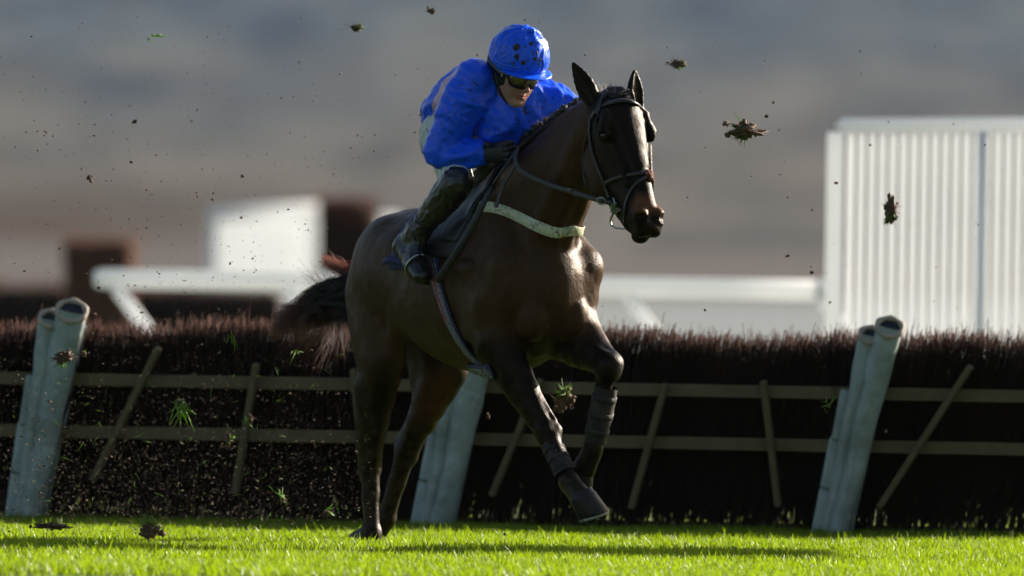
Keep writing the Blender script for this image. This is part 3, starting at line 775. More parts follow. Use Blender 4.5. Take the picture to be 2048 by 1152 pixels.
# saddle cloth, saddle, girth
def wrap_patch(edge, nf=26, nphi=40, off=.008, th=.006, ph0=-1.9, ph1=1.9, wob=.0):
    """edge(phi)->(f0,f1): sheet wrapped over the back"""
    vs = []; 
    for side in (0, 1):
        for i in range(nphi + 1):
            ph = ph0 + (ph1 - ph0) * i / nphi; f0, f1 = edge(ph)
            for j in range(nf + 1):
                f = f0 + (f1 - f0) * j / nf
                o = off + th * side + wob * mnoise.noise(Vector((f * 6, ph * 3, 3.3)))
                vs.append(polar(f, ph, o)[0])
    W = nf + 1; H = nphi + 1; N_ = W * H; F = []
    for i in range(nphi):
        for j in range(nf):
            a = i * W + j; F.append((N_ + a, N_ + a + 1, N_ + a + W + 1, N_ + a + W)); F.append((a, a + W, a + W + 1, a + 1))
    for i in range(nphi):
        for j in (0, nf):
            a = i * W + j; F.append((a, a + W, N_ + a + W, N_ + a) if j else (a, N_ + a, N_ + a + W, a + W))
    for j in range(nf):
        for i in (0, nphi):
            a = i * W + j; F.append((a, a + 1, N_ + a + 1, N_ + a) if i == 0 else (a, N_ + a, N_ + a + 1, a + 1))
    mb = MB(); mb.add(vs, F); return mb
M_navy = simple("navy_cloth", (.010, .016, .085), .62, .3, 20, .4, .003)
M_navyd = simple("dark_navy_nylon", (.006, .008, .028), .5, .3, 24, .4, .004)
so_ = Vector((-.35, 0, 1.45))
sc_ = empty("saddle_cloth", HM @ Matrix.Translation(so_), "navy blue saddle cloth with one corner flicking out behind the boot", "saddle cloth")
def spart(mb, name, mat, root, smooth=True):
    mb.V = [(v[0] - so_.x, v[1] - so_.y, v[2] - so_.z) for v in mb.V]; return mb.build(name, mat, root, smooth)
spart(wrap_patch(lambda ph: (-.66 + .04 * abs(ph), -.16 - .05 * abs(ph)), ph0=-1.42, ph1=1.42, off=.006, th=.005, wob=.006), "cloth", M_navy, sc_)
mb = MB()        # flicking corner
a0, a1, a3 = hit(806, 514, .012)[0], hit(808, 534, .012)[0], hit(772, 532, .02)[0]
vs = []; 
for s_ in range(9):
    q = s_ / 8; up_ = a0.lerp(a3, q) + Vector((0, -.02 * math.sin(q * 3.1), .022 * math.sin(q * 2.6))); dn = a1.lerp(a3, q) + Vector((0, -.01 * math.sin(q * 3), .010 * math.sin(q * 3)))
    vs += [up_, dn, up_ + Vector((.0, .004, 0)), dn + Vector((0, .004, 0))]
F = []
for s_ in range(8):
    a = s_ * 4; F += [(a, a + 1, a + 5, a + 4), (a + 2, a + 6, a + 7, a + 3), (a, a + 4, a + 6, a + 2), (a + 1, a + 3, a + 7, a + 5)]
mb.add(vs, F); spart(mb, "cloth_corner", M_navy, sc_)
saddle = empty("saddle", HM @ Matrix.Translation(so_), "small black racing saddle on the horse's back beneath the jockey", "saddle")
spart(wrap_patch(lambda ph: (-.52 + .03 * ph * ph, -.14 + (.075 if abs(ph) > .5 else .03) * math.sin(min(abs(ph), 1.5) * 2)), ph0=-1.22, ph1=1.22, off=.016, th=.010), "flap", simple("worn_flap", (.014, .014, .013), .5, .35, 30, .5, .003), saddle)
mb = MB(); mb.tube([polar(-.60, 0, .07)[0], polar(-.5, 0, .035)[0], polar(-.36, 0, .03)[0], polar(-.2, 0, .06)[0], polar(-.12, 0, .09)[0]], [.05, .075, .07, .05, .03], 14, sq=1.0); spart(mb, "seat", M_black, saddle)
spart(wrap_patch(lambda ph: (-.20 - .02 * abs(ph), -.055 - .03 * abs(ph)), ph0=-1.0, ph1=1.0, off=.010, th=.030, nf=10), "wither_pad", M_black, saddle)
# girth with printed lines
def girth_mat():
    t = NT("striped_girth"); a = t.n("ShaderNodeAttribute", attribute_name="w"); b = t.n("ShaderNodeAttribute", attribute_name="s")
    w = t.ramp(a.outputs["Fac"], [(0, 0.), (.20, 0.), (.21, 1.), (.27, 1.), (.28, 0.), (.40, 0.), (.41, 1.), (.47, 1.), (.48, 0.), (.58, 0.), (.59, 1.), (.65, 1.), (.66, 0.), (.74, 0.), (.75, 1.), (.80, 1.), (.81, 0.)])
    w.node.color_ramp.interpolation = 'CONSTANT'
    cb = t.n("ShaderNodeCombineXYZ"); t.l(a.outputs["Fac"], cb.inputs[0]); t.l(b.outputs["Fac"], cb.inputs[1])
    mp = t.n("ShaderNodeMapping"); mp.inputs["Scale"].default_value = (5, 60, 1); t.l(cb.outputs[0], mp.inputs[0])
    br = t.ramp(t.noise(2.2, 3, mp.outputs[0]), [(.40, 0.), (.50, 1.)])
    gap = t.n("ShaderNodeMath", operation='SINE'); g2 = t.n("ShaderNodeMath", operation='MULTIPLY'); g2.inputs[1].default_value = 34; t.l(b.outputs["Fac"], g2.inputs[0]); t.l(g2.outputs[0], gap.inputs[0])
    gp = t.ramp(gap.outputs[0], [(.0, 1.), (.55, 1.), (.62, 0.)]) ; gp.node.color_ramp.elements[0].color = (1, 1, 1, 1)
    m = t.n("ShaderNodeMath", operation='MULTIPLY'); t.l(w, m.inputs[0]); t.l(br, m.inputs[1])
    col = t.mix(m.outputs[0], (.008, .012, .05), (.42, .42, .43))
    # one red line near the top
    r1 = t.ramp(a.outputs["Fac"], [(0, 0.), (.52, 1.), (.68, 0.)]); r1.node.color_ramp.interpolation = 'CONSTANT'
    r2 = t.ramp(b.outputs["Fac"], [(0, 0.), (.10, 1.), (.30, 0.)]); r2.node.color_ramp.interpolation = 'CONSTANT'
    rm = t.n("ShaderNodeMath", operation='MULTIPLY'); t.l(r1, rm.inputs[0]); t.l(r2, rm.inputs[1])
    t.base(t.mix(rm.outputs[0], col, (.33, .012, .03))); t.set(Roughness=.6); return t.m
def flat_band(pts, nrms, width, th, n=10):
    A = crom([(*p, *q) for p, q in zip(pts, nrms)], n); m = len(A); vs = []; w_ = []; s_a = []
    K = 10
    for i in range(m):
        p = Vector(A[i][:3]); t_ = (Vector(A[min(i + 1, m - 1)][:3]) - Vector(A[max(i - 1, 0)][:3])).normalized()
        nn = Vector(A[i][3:6]); nn = (nn - t_ * nn.dot(t_)).normalized(); sdv = t_.cross(nn)
        for k in range(K + 1):
            a = k / K; vs.append(p + sdv * (width * (a - .5)) + nn * (th * (1 - (2 * a - 1) ** 6))); w_.append(a); s_a.append(i / (m - 1))
        vs.append(p + sdv * (width * .5) - nn * th); w_.append(1); s_a.append(i / (m - 1)); vs.append(p - sdv * (width * .5) - nn * th); w_.append(0); s_a.append(i / (m - 1))
    R_ = K + 3; F = [(i * R_ + k, i * R_ + (k + 1) % R_, (i + 1) * R_ + (k + 1) % R_, (i + 1) * R_ + k) for i in range(m - 1) for k in range(R_)]
    mb = MB(); mb.add(vs, F); return mb, w_, s_a
p, n = hits([(858, 478), (866, 515), (874, 556), (886, 600), (903, 645), (928, 690), (958, 724), (984, 744)], .010)
q = []
for v in ((-.20, -.10, .77), (-.21, 0, .76), (-.21, .12, .78), (-.24, .22, .95), (-.28, .26, 1.15), (-.32, .24, 1.32)): q.append(snap(v, .010))
mb, wa, sa = flat_band(p + [a for a, b in q], n + [b for a, b in q], .066, .005)
g = spart(mb, "girth", girth_mat(), saddle); vattr(g, "w", wa); vattr(g, "s", sa)
mb = MB(); gb = [hit(955, 728, .01)[0], hit(975, 744, .012)[0] , Vector((-.19, -.06, .745)), Vector((-.12, .02, .74)), Vector((.0, .03, .78))]
mb.tube(gb, .006, 7); spart(mb, "girth_loop", M_black, saddle)
# stirrup leathers and irons
for sd in (-1, 1):
    a = polar(-.33, 1.05 * -sd, .03)[0]; tp = hl(846, 553, -.36); b = Vector((tp.x - .05, sd * .375, tp.z + .16))
    mb = strap_mesh([a, a.lerp(b, .5) + Vector((0, sd * .01, 0)), b], [Vector((0, sd, .1))] * 3, .018, .003); lt = spart(mb, "stirrup_leather", M_black, saddle)
    mb = MB(); he_, to_ = hl(808, 492, -.335), hl(846, 552, -.36); c = he_ * .3 + to_ * .7; c.y *= -sd; ax_ = (to_ - he_).normalized(); dn = Vector((-ax_.z, 0, ax_.x)).normalized()
    pts = [c + dn * (.062 * math.cos(x)) + Vector((0, 1, 0)) * (.056 * math.sin(x)) for x in [math.pi * 2 * k / 24 for k in range(25)]]
    mb.tube(pts, .0045, 7); spart(mb, "stirrup", M_metal, saddle)

# tendon boots on the forelegs
M_boot = simple("muddy_boot", (.010, .008, .007), .75, .35, 26, .9, .008, mud=.45, mudc=(.030, .020, .014))
def leg_boot(a, b, r0, r1, rm, lab, flare=0):
    a = Vector(a); b = Vector(b); n = 14; pts = [a.lerp(b, i / n) for i in range(n + 1)]
    rad = [r0 + (r1 - r0) * i / n + (rm * math.sin(math.pi * i / n)) + (flare if i == n else 0) for i in range(n + 1)]
    mb = MB(); mb.tube(pts, rad, 22, cap=False, sq=1.06, up=Vector((1, 0, 0)))
    mb.tube(pts, [r - .008 for r in rad], 22, cap=False, sq=1.06, up=Vector((1, 0, 0)))
    o = bpy.data.objects.new("tendon_boot", None)
    V = np.array(mb.V); ctr = np.array(a.lerp(b, .5))
    for i in range(len(V)):
        v = Vector(V[i]); k = mnoise.noise(v * 40) * .0035 + mnoise.noise(v * 90) * .0015
        ax_ = (b - a).normalized(); q = (v - a); rad_ = (q - ax_ * q.dot(ax_)).normalized(); V[i] += np.array(rad_ * k)
    root_ = empty("tendon_boot", HM @ Matrix.Translation(a.lerp(b, .5)), lab, "leg boot", "boots on the horse's forelegs")
    mb.V = [tuple(v - ctr) for v in V]; sh = mb.build("shell", M_boot, root_, True)
    for s_ in (.2, .5, .8):
        i = int(s_ * n); m = a.lerp(b, .5); mb2 = MB()
        mb2.tube([a.lerp(b, s_ + q) - m for q in (-.055, -.05, .05, .055)], [rad[i] - .002, rad[i] + .003, rad[i] + .003, rad[i] - .002], 22, cap=False, sq=1.06, up=Vector((1, 0, 0)))
        mb2.build("strap", M_boot, root_, True)
leg_boot(hl(1213, 774, .132), hl(1190, 884, .122), .047, .044, .004, "muddy brown boot strapped round the folded foreleg")
leg_boot(hl(1103, 890, -.026), hl(1133, 950, -.013), .043, .046, .0, "muddy boot round the stretched foreleg above its shod hoof", .006)
# ================================================================ THE JOCKEY
JO = Vector((-.3, 0, 1.5))
jock = empty("person", HM @ Matrix.Translation(JO), "jockey in mud-spattered bright blue silks and cap crouched over the neck of the horse", "person")
def jmesh(name, V, F, mat, parent=None, smooth=True):
    return mesh_np(name, np.asarray(V) - np.array(JO), F, mat, parent or jock, smooth)
def jp(mb, name, mat, parent=None, smooth=True):
    mb.V = [(v[0] - JO.x, v[1] - JO.y, v[2] - JO.z) for v in mb.V]; return mb.build(name, mat, parent or jock, smooth)
def A_(v): return np.array(list(v))
RSh, REl, RWr = A_((-.08, -.185, 1.985)), A_(hl(882, 303, -.30)), A_(hl(966, 309, -.165))
LSh, LEl, LWr = A_((.0, .165, 1.895)), A_(hl(1140, 245, .20)), A_(hl(1085, 285, .075))
Pel = A_((-.47, -.0, 1.79)); RHp = A_((-.40, -.12, 1.76)); LHp = A_((-.40, .13, 1.76))
RKn = A_(hl(914, 366, -.27)); RAn = A_(hl(836, 462, -.325)); RHe = A_(hl(808, 492, -.335)); RTo = A_(hl(846, 552, -.36))
LKn = RKn * (1, -1, 1); LAn = RAn * (1, -1, 1); LHe = RHe * (1, -1, 1); LTo = RTo * (1, -1, 1)
RHd, LHd = A_(hl(1018, 302, -.125)), A_(hl(1052, 280, .02))
# head frame
pt = math.radians(24); yw = math.radians(4)
HD = np.array((math.cos(pt) * math.cos(yw), math.cos(pt) * math.sin(yw), -math.sin(pt))); HU_ = np.array((math.sin(pt), 0, math.cos(pt))); HU_ = HU_ - HD * HU_.dot(HD); HU_ /= np.linalg.norm(HU_); HLt = np.cross(HU_, HD)
HC = A_(hl(1030, 148, -.055)) ; HC = HC + np.array((0, 0, 0))
def hp(d, l, u): return HC + HD * d + HLt * l + HU_ * u
# ---- body: one continuous skin
def build_body():
    ax = np.concatenate([np.arange(-.70, -.12, .01), np.arange(-.12, .20, .0036)]); ay = np.concatenate([np.arange(-.42, -.12, .01), np.arange(-.12, .12, .0036), np.arange(.12, .42, .01)]); az = np.concatenate([np.arange(1.05, 1.86, .01), np.arange(1.86, 2.24, .0036)])
    S = SDF(ax, ay, az); L = (0, 1, 0)
    S.chain([(*Pel, .13, .10), (-.34, 0, 1.87, .12, .10), (-.15, 0, 1.93, .155, .11), (-.03, 0, 1.95, .13, .08)], k=.04)
    for sh, el, wr, hd in ((RSh, REl, RWr, RHd), (LSh, LEl, LWr, LHd)):
        S.ell(sh, .055, k=.05); S.seg(sh, el, .046, .036, k=.04); S.seg(el, wr, .037, .022, k=.03); S.seg(wr, hd, (.018, .018), (.026, .016), k=.015)
        d = nrm(hd - wr); sdv = nrm(np.cross(d, (0, 0, 1)))
        for q in range(4):
            b = hd + sdv * (.010 * (q - 1.5)); S.seg(b, b + d * .022 + np.array((0, 0, -.006)), .006, .005, k=.006)
    for hpj, kn, an, he, to in ((RHp, RKn, RAn, RHe, RTo), (LHp, LKn, LAn, LHe, LTo)):
        S.seg(hpj, kn, .080, .052, k=.05); S.seg(kn, kn * .5 + an * .5, .048, .046, k=.03); S.seg(kn * .5 + an * .5, an, .046, .032, k=.02); S.seg(an, he * .6 + an * .4, .03, .028, k=.02); S.seg(he, to, (.036, .024), (.034, .016), k=.02)
    # neck and head
    S.seg((-.04, 0, 1.98), hp(-.02, 0, -.05), .062, .058, k=.03)
    S.ell(hp(-.01, 0, .045), (.098, .078, .085), ax=(HD, HLt), k=.02)
    S.ell(hp(.02, 0, -.01), (.072, .070, .075), ax=(HD, HLt), k=.03)
    S.ell(hp(.035, 0, -.062), (.052, .050, .050), ax=(HD, HLt), k=.03)
    S.ell(hp(.072, 0, -.104), (.020, .024, .018), ax=(HD, HLt), k=.022)                            # chin
    for sd in (-1, 1):
        S.seg(hp(.0, sd * .058, -.045), hp(.060, sd * .022, -.104), .016, .015, k=.025)              # jaw
        S.ell(hp(.060, sd * .042, -.012), (.020, .024, .016), ax=(HD, HLt), k=.022)                  # cheekbone
        S.ell(hp(.050, sd * .036, -.046), (.024, .020, .026), ax=(HD, HLt), k=.02)
        S.ell(hp(.083, sd * .032, .018), (.016, .020, .013), ax=(HD, HLt), k=.01, sub=True)          # eye hollow
        S.ell(hp(.076, sd * .032, .017), (.0125, .014, .0125), ax=(HD, HLt), k=.004)                  # eyeball and lids
        S.ell(hp(.082, sd * .026, .038), (.012, .026, .008), ax=(HD, HLt), k=.012)                   # brow
        S.ell(hp(-.012, sd * .079, -.008), (.018, .007, .030), ax=(HD, HLt), k=.006)                 # ear
        S.ell(hp(.097, sd * .0125, -.030), (.011, .009, .009), ax=(HD, HLt), k=.006)                 # nostril wing
        S.ell(hp(.103, sd * .007, -.037), (.005, .0035, .004), ax=(HD, HLt), k=.002, sub=True)
    S.seg(hp(.084, 0, .022), hp(.112, 0, -.026), (.009, .012), (.0125, .012), k=.010)                # nose
    S.seg(hp(.082, -.020, -.062), hp(.092, 0, -.058), .005, .007, k=.005); S.seg(hp(.082, .020, -.062), hp(.092, 0, -.058), .005, .007, k=.005)
    S.seg(hp(.080, -.018, -.070), hp(.089, 0, -.073), .005, .008, k=.005); S.seg(hp(.080, .018, -.070), hp(.089, 0, -.073), .005, .008, k=.005)
    S.seg(hp(.083, -.027, -.0655), hp(.097, 0, -.0655), .0018, .0022, k=.002, sub=True); S.seg(hp(.083, .027, -.0655), hp(.097, 0, -.0655), .0018, .0022, k=.002, sub=True)
    S.ell(hp(.090, 0, -.086), (.010, .020, .006), ax=(HD, HLt), k=.008, sub=True)
    S.ell(hp(.095, 0, -.048), (.005, .004, .010), ax=(HD, HLt), k=.004, sub=True)
    V, F = S.mesh(); return smooth_np(V, F, 1), F
BV, BF = build_body()
t = NT("skin"); n = t.noise(22, 4); la = t.n("ShaderNodeAttribute", attribute_name="lip")
c = t.mix(n, (.33, .165, .118), (.42, .225, .165)); c = t.mix(la.outputs["Fac"], c, (.36, .11, .10))
sp = t.ramp(t.noise(75, 4, rough=.8), [(.64, 0.), (.68, .85)]); c = t.mix(sp, c, (.08, .05, .035)); t.base(c)
t.set(Roughness=.48, Subsurface_Weight=.12, Subsurface_Scale=.01); t.b.inputs["Subsurface Radius"].default_value = (1, .35, .2); t.bump(t.noise(260, 3), .25, .0008); M_skin = t.m
body = jmesh("body", BV, BF, M_skin)
q = BV - HC; du, dl, dd = q @ HU_, q @ HLt, q @ HD
vattr(body, "lip", sstep(.013, .006, np.abs(du + .066)) * sstep(.030, .022, np.abs(dl)) * (dd > .078) + .5 * sstep(.03, .012, np.abs(du + .03)) * sstep(.02, .008, np.abs(dl)) * (dd > .095))

# ---- silks
def wrinkle(V, N, amp=.006, dirs=(1, 1, 1), scale=9.0, seed=0.):
    out = V.copy()
    for i in range(len(V)):
        p = Vector((V[i][0] * dirs[0], V[i][1] * dirs[1], V[i][2] * dirs[2])); q = p * scale + Vector((seed, seed, seed))
        w = Vector((mnoise.noise(q * .6), mnoise.noise(q * .6 + Vector((7, 1, 3))), mnoise.noise(q * .6 + Vector((2, 9, 5)))))
        a = mnoise.noise(q + w * 1.6); r_ = (1 - abs(a) * 2.6); r_ = max(r_, -.3)
        b = mnoise.noise(q * 2.3 + w * 2); r2 = max(1 - abs(b) * 2.6, -.3)
        out[i] = V[i] + N[i] * (amp * (r_ * .75 + r2 * .35 - .25))
    return out
def silk_mat(name, c1, c2, mudk=.5):
    t = NT(name); n = t.noise(5, 3); pk = t.n("ShaderNodeAttribute", attribute_name="pink"); 
    c = t.mix(n, c1, c2); c = t.mix(pk.outputs["Fac"], c, (.62, .36, .44))
    s1 = t.ramp(t.noise(70, 3, rough=.6), [(.60, 0.), (.63, 1.)]); s2 = t.ramp(t.noise(6, 3), [(.36, 0.), (.56, 1.)])
    k = t.n("ShaderNodeMath", operation='MULTIPLY'); t.l(s1, k.inputs[0]); t.l(s2, k.inputs[1])
    big = t.ramp(t.noise(15, 4, rough=.6), [(.67, 0.), (.70, 1.)]); mx = t.n("ShaderNodeMath", operation='MAXIMUM'); t.l(k.outputs[0], mx.inputs[0]); t.l(big, mx.inputs[1])
    m2 = t.n("ShaderNodeMath", operation='MULTIPLY'); m2.inputs[1].default_value = mudk; t.l(mx.outputs[0], m2.inputs[0])
    t.base(t.mix(m2.outputs[0], c, (.016, .013, .018))); t.set(Roughness=.30, Specular_IOR_Level=.34)
    a = t.bump(t.noise(15, 3, t.co((.5, 1.1, 1)), dist=1.2), .32, .006); t.bump(t.noise(700, 2), .12, .0005, a); return t.m
M_silk = silk_mat("blue_silk", (.0018, .078, .76), (.003, .098, .90), .92)
def build_silks():
    S = SDF(np.arange(-.78, .34, .0062), np.arange(-.44, .36, .0062), np.arange(1.62, 2.20, .0062)); L = (0, 1, 0)
    S.chain([(-.57, -.01, 1.85, .12, .10), (-.48, -.01, 1.885, .16, .14), (-.34, .0, 1.925, .17, .148), (-.18, .02, 1.93, .185, .145), (-.08, .03, 1.905, .175, .13), (-.03, .03, 1.87, .13, .09)], k=.04, k_in=.03)
    S.seg((-.06, -.08, 1.80), (-.03, .15, 1.80), .075, .075, k=.07)                                                        # slack chest of the shirt
    S.seg((-.14, -.08, 2.00), (-.08, .08, 1.98), .07, .06, k=.06)
    for sh, el, wr, sg in ((RSh, REl, RWr, -1), (LSh, LEl, LWr, 1)):
        S.ell(sh + (0, 0, .0), (.085, .075, .09), k=.06)
        m = sh * .5 + el * .5
        S.chain([(*sh, .085, .085), (*(m + np.array((0, sg * .012, 0))), .082, .080), (*el, .066, .064)], k=.05, w=(1, 0, 0), n=3)
        m = el * .45 + wr * .55
        S.chain([(*el, .064, .064), (*(m + np.array((0, 0, -.004))), .060, .056), (*(el * .12 + wr * .88), .050, .046), (*wr, .036, .034)], k=.02, n=3)
    S.seg(hp(-.09, 0, -.09), hp(-.06, 0, -.13), .07, .06, k=.04)                                                         # collar
    V, F = S.mesh(); V = smooth_np(V, F, 2); N = vnormals(V, F)
    V = wrinkle(V, N, .017, scale=6.0, dirs=(.45, 1.1, 1.0)); N = vnormals(V, F); V = wrinkle(V, N, .0042, scale=12, dirs=(.5, 1.2, .9), seed=3.); V = smooth_np(V, F, 4, .5); return V, F
SV, SF = build_silks()
silks = jmesh("silk_shirt", SV, SF, M_silk)
bandc = SV[:, 0] + .32 + (2.02 - SV[:, 2]) * .42
vattr(silks, "pink", ((np.abs(bandc) < .055) & (SV[:, 2] > 1.78) & (np.abs(SV[:, 1]) < .25) & (SV[:, 1] < .03)).astype(float))
M_cuff = simple("black_elastic", (.008, .008, .010), .7, .2, 60)
for el, wr in ((REl, RWr), (LEl, LWr)):
    c = Vector(el * .18 + wr * .82); d = Vector(nrm(wr - el)); mb = MB(); mb.tube([c - d * .013, c - d * .010, c + d * .010, c + d * .013], [.058, .0625, .0605, .054], 26); jp(mb, "cuff_band", M_cuff, silks)
# ---- breeches
M_white = simple("white_breeches", (.52, .55, .50), .55, .12, 12, .5, .004, mud=.40, mudc=(.10, .08, .05), mudscale=34)
S = SDF(np.arange(-.74, .16, .0075), np.arange(-.42, .42, .0075), np.arange(1.45, 2.0, .0075))
S.chain([(-.54, .0, 1.80, .10, .08), (*Pel, .15, .125), (-.36, .0, 1.84, .14, .11)], k=.03)
for h_, k_ in ((RHp, RKn), (LHp, LKn)):
    S.ell(h_ + np.array((-.07, 0, .0)), (.11, .09, .12), k=.04); S.chain([(*h_, .095, .11), (*(h_ * .5 + k_ * .5), .08, .09), (*k_, .062, .062)], k=.04)
V, F = S.mesh(); V = smooth_np(V, F, 2); N = vnormals(V, F); V = wrinkle(V, N, .004, scale=11, seed=4.)
jmesh("breeches", V, F, M_white)
# ---- boots
t = NT("riding_boot"); n = t.noise(16, 5, rough=.65); c = t.mix(n, (.006, .0055, .0055), (.016, .014, .013)); mu = t.ramp(t.noise(30, 5, rough=.7), [(.52, 0.), (.62, .6)])
t.base(t.mix(mu, c, (.028, .022, .016))); t.set(Roughness=.30, Specular_IOR_Level=.6); t.bump(t.noise(38, 4, dist=.8), .4, .004); M_rboot = t.m
for kn, an, he, to, sg in ((RKn, RAn, RHe, RTo, -1), (LKn, LAn, LHe, LTo, 1)):
    lo = np.minimum.reduce([kn, an, he, to]) - .09; hi = np.maximum.reduce([kn, an, he, to]) + .09
    S = SDF(*[np.arange(lo[i], hi[i], .005) for i in range(3)])
    up_ = kn + (kn - an) * .03
    S.chain([(*up_, .062, .070), (*(kn * .9 + an * .1), .064, .072), (*(kn * .6 + an * .4), .060, .068), (*(kn * .25 + an * .75), .047, .052), (*an, .043, .046)], k=.02, n=3)
    S.seg(an, he, .044, .040, k=.03); S.ell(he, (.040, .040, .040), k=.02)
    S.chain([(*he, .040, .042), (*(he * .5 + to * .5), .045, .042), (*to, .046, .030)], k=.03, n=3)
    S.seg(an, he * .35 + to * .65, .040, .034, k=.03)
    V, F = S.mesh(); V = smooth_np(V, F, 2); N = vnormals(V, F); V = wrinkle(V, N, .0045, scale=16, seed=9.)
    bo = jmesh("boot", V, F, M_rboot)
    d = Vector(nrm(an - kn)); c = Vector(kn * .22 + an * .78); mb = MB(); mb.tube([c - d * .010, c - d * .007, c + d * .007, c + d * .010], [.050, .054, .053, .050], 20); jp(mb, "ankle_strap", M_navyd, bo)
    mb = MB(); a = Vector(he) + Vector((0, 0, 0)); b = Vector(to); ax_ = (b - a).normalized(); dn = ax_.cross(Vector((0, 1, 0))); dn = dn if dn.z < 0 else -dn
    mb.beam(a + dn * .036 - ax_ * .02, a + dn * .036 + ax_ * .03, .06, .014, dn); mb.beam(a + dn * .030 + ax_ * .03, b + dn * .026 + ax_ * .02, .07, .008, dn); jp(mb, "sole", M_black, bo)
# ---- gloves: palm, four curled fingers and a thumb each
M_glove = simple("black_glove", (.008, .009, .014), .55, .3, 50, .6, .002, mud=.34, mudc=(.03, .024, .02))
for wr, hd, sg in ((RWr, RHd, -1), (LWr, LHd, 1)):
    S = SDF(*[np.arange(min(wr[i], hd[i]) - .10, max(wr[i], hd[i]) + .11, .0034) for i in range(3)])
    d = nrm(hd - wr); side = nrm(np.array((.25, -.1, .95)) - d * np.dot((.25, -.1, .95), d)); pal = np.cross(d, side) * sg      # knuckles stacked up the rein; palm faces inward
    if sg < 0: pal = -pal
    w0 = wr - d * .035
    S.seg(w0, wr + d * .02, (.044, .040), (.038, .034), k=.01, w=side)
    S.seg(wr + d * .01, hd, (.040, .032), (.048, .027), k=.015, w=side)
    for q, (ln, r_) in enumerate(((.040, .0105), (.045, .0112), (.042, .011), (.032, .0098))):
        b = hd + side * (.0225 * (1.5 - q)) + d * .006
        k1 = b + d * ln * .75 + pal * .006; k2 = k1 + pal * ln * .75 - d * .004; k3 = k2 - d * ln * .55 + pal * .004
        S.seg(b, k1, r_ + .001, r_, k=.006); S.seg(k1, k2, r_, r_ * .95, k=.003); S.seg(k2, k3, r_ * .95, r_ * .85, k=.003)
    tb = wr + d * .035 + side * .028 + pal * .012; t1 = tb + side * .016 + d * .022 + pal * .014; t2 = t1 + d * .028 + pal * .012 - side * .006
    S.seg(tb, t1, .015, .012, k=.01); S.seg(t1, t2, .012, .0095, k=.004)
    V, F = S.mesh(); V = smooth_np(V, F, 1); jmesh("glove", V, F, M_glove)
# ---- helmet with silk cap
M_capm = silk_mat("blue_cap_silk", (.0025, .090, .78), (.004, .12, .92), .95)
S = SDF(*[np.arange(HC[i] - .22, HC[i] + .24, .0042) for i in range(3)])
S.ell(hp(-.006, .008, .086), (.138, .118, .126), ax=(HD, HLt), k=.02)
S.ell(hp(-.026, .008, .07), (.125, .113, .10), ax=(HD, HLt), k=.03)
S.ell(hp(.02, 0, -.10), (.30, .25, .125), ax=(HD, HLt), k=.012, sub=True)
V, F = S.mesh(); V = smooth_np(V, F, 1); N = vnormals(V, F); V2 = wrinkle(V, N, .0050, scale=15, seed=2.)
qq = V - HC; uu = qq @ HU_; low = sstep(.05, .09, uu)[:, None]; V = V * (1 - low) + V2 * low
# pleats gathered towards the button and band creases
q0 = V - hp(-.0, 0, .19); a_ = np.arctan2(q0 @ HLt, q0 @ HD); V = V + N * ((np.sin(a_ * 8) * .0022) * sstep(.12, .17, uu))[:, None] + N * (np.sin(uu * 420 + 3 * np.sin(a_ * 3)) * .0016 * sstep(.095, .065, uu))[:, None]
cap = jmesh("helmet_cap", V, F, M_capm)
capb = BVHTree.FromPolygons([tuple(v) for v in V.tolist()], F.tolist())
mb = MB()      # peak
W = 22; vs = []
for i in range(W + 1):
    a = -1.15 + 2.3 * i / W
    for j in range(6):
        s_ = j / 5; rad = .100 + (.050 * math.cos(a * 1.15) ** .7 if abs(a * 1.15) < 1.57 else 0) * s_ + .010 * s_
        p = hp(rad * math.cos(a) + .018, rad * math.sin(a) * 1.0, .042 - .004 * s_ * math.cos(a) + .014 * math.cos(a)); vs.append(p)
n0 = len(vs); vs += [p + HU_ * -.004 for p in vs]
F = []
for i in range(W):
    for j in range(5):
        a = i * 6 + j; F.append((a, a + 1, a + 7, a + 6)); F.append((n0 + a, n0 + a + 6, n0 + a + 7, n0 + a + 1))
    a = i * 6 + 5; F.append((a, n0 + a, n0 + a + 6, a + 6)); a = i * 6; F.append((a, a + 6, n0 + a + 6, n0 + a))
for i in (0, W):
    for j in range(5):
        a = i * 6 + j; F.append((a, n0 + a, n0 + a + 1, a + 1))
mb.add([Vector(v) for v in vs], F); jp(mb, "peak", M_capm, cap)
mb = MB(); mb.tube([Vector(hp(.024, -.004, .211)), Vector(hp(.039, .008, .215)), Vector(hp(.024, .028, .211))], [.010, .014, .010], 8); jp(mb, "cap_bow", M_capm, cap)
# mud lumps on the cap
M_mud = simple("mud", (.045, .028, .017), .9, .5, 40, .8, .003)
rr = random.Random(12); mb = MB()
def cap_hit(px, py):
    d = (HMI.to_3x3() @ ray(px, py)).normalized(); loc, n, i, _ = capb.ray_cast(HB_C, d); return loc, n
for (x, y, r_) in ((1034, 93, 8), (1031, 98, 5), (1033, 112, 6), (1035, 118, 4), (1047, 125, 6), (1061, 88, 5), (1066, 85, 3), (1050, 94, 3), (1074, 106, 4), (1070, 118, 4), (1080, 119, 3), (1026, 131, 3), (1078, 128, 3), (1066, 110, 2), (1010, 104, 2), (1002, 107, 2), (1013, 95, 2), (1022, 126, 2), (1006, 112, 2)):
    loc, n_ = cap_hit(x, y)
    if loc is None: continue
    vs, F_, T_ = uv_ball((0, 0, 0), 1, 10, 7); R = r_ / 470 * .8
    R3 = n_.to_track_quat('Z', 'Y').to_matrix()
    mb = MB(); mb.add([loc + R3 @ Vector((v.x * R, v.y * R, v.z * R * .45)) * (1 + .8 * mnoise.noise(v * 2.2 + Vector((x, y, 0)))) for v in vs], F_, T_)
    jp(mb, "mud_clot", M_mud, cap)
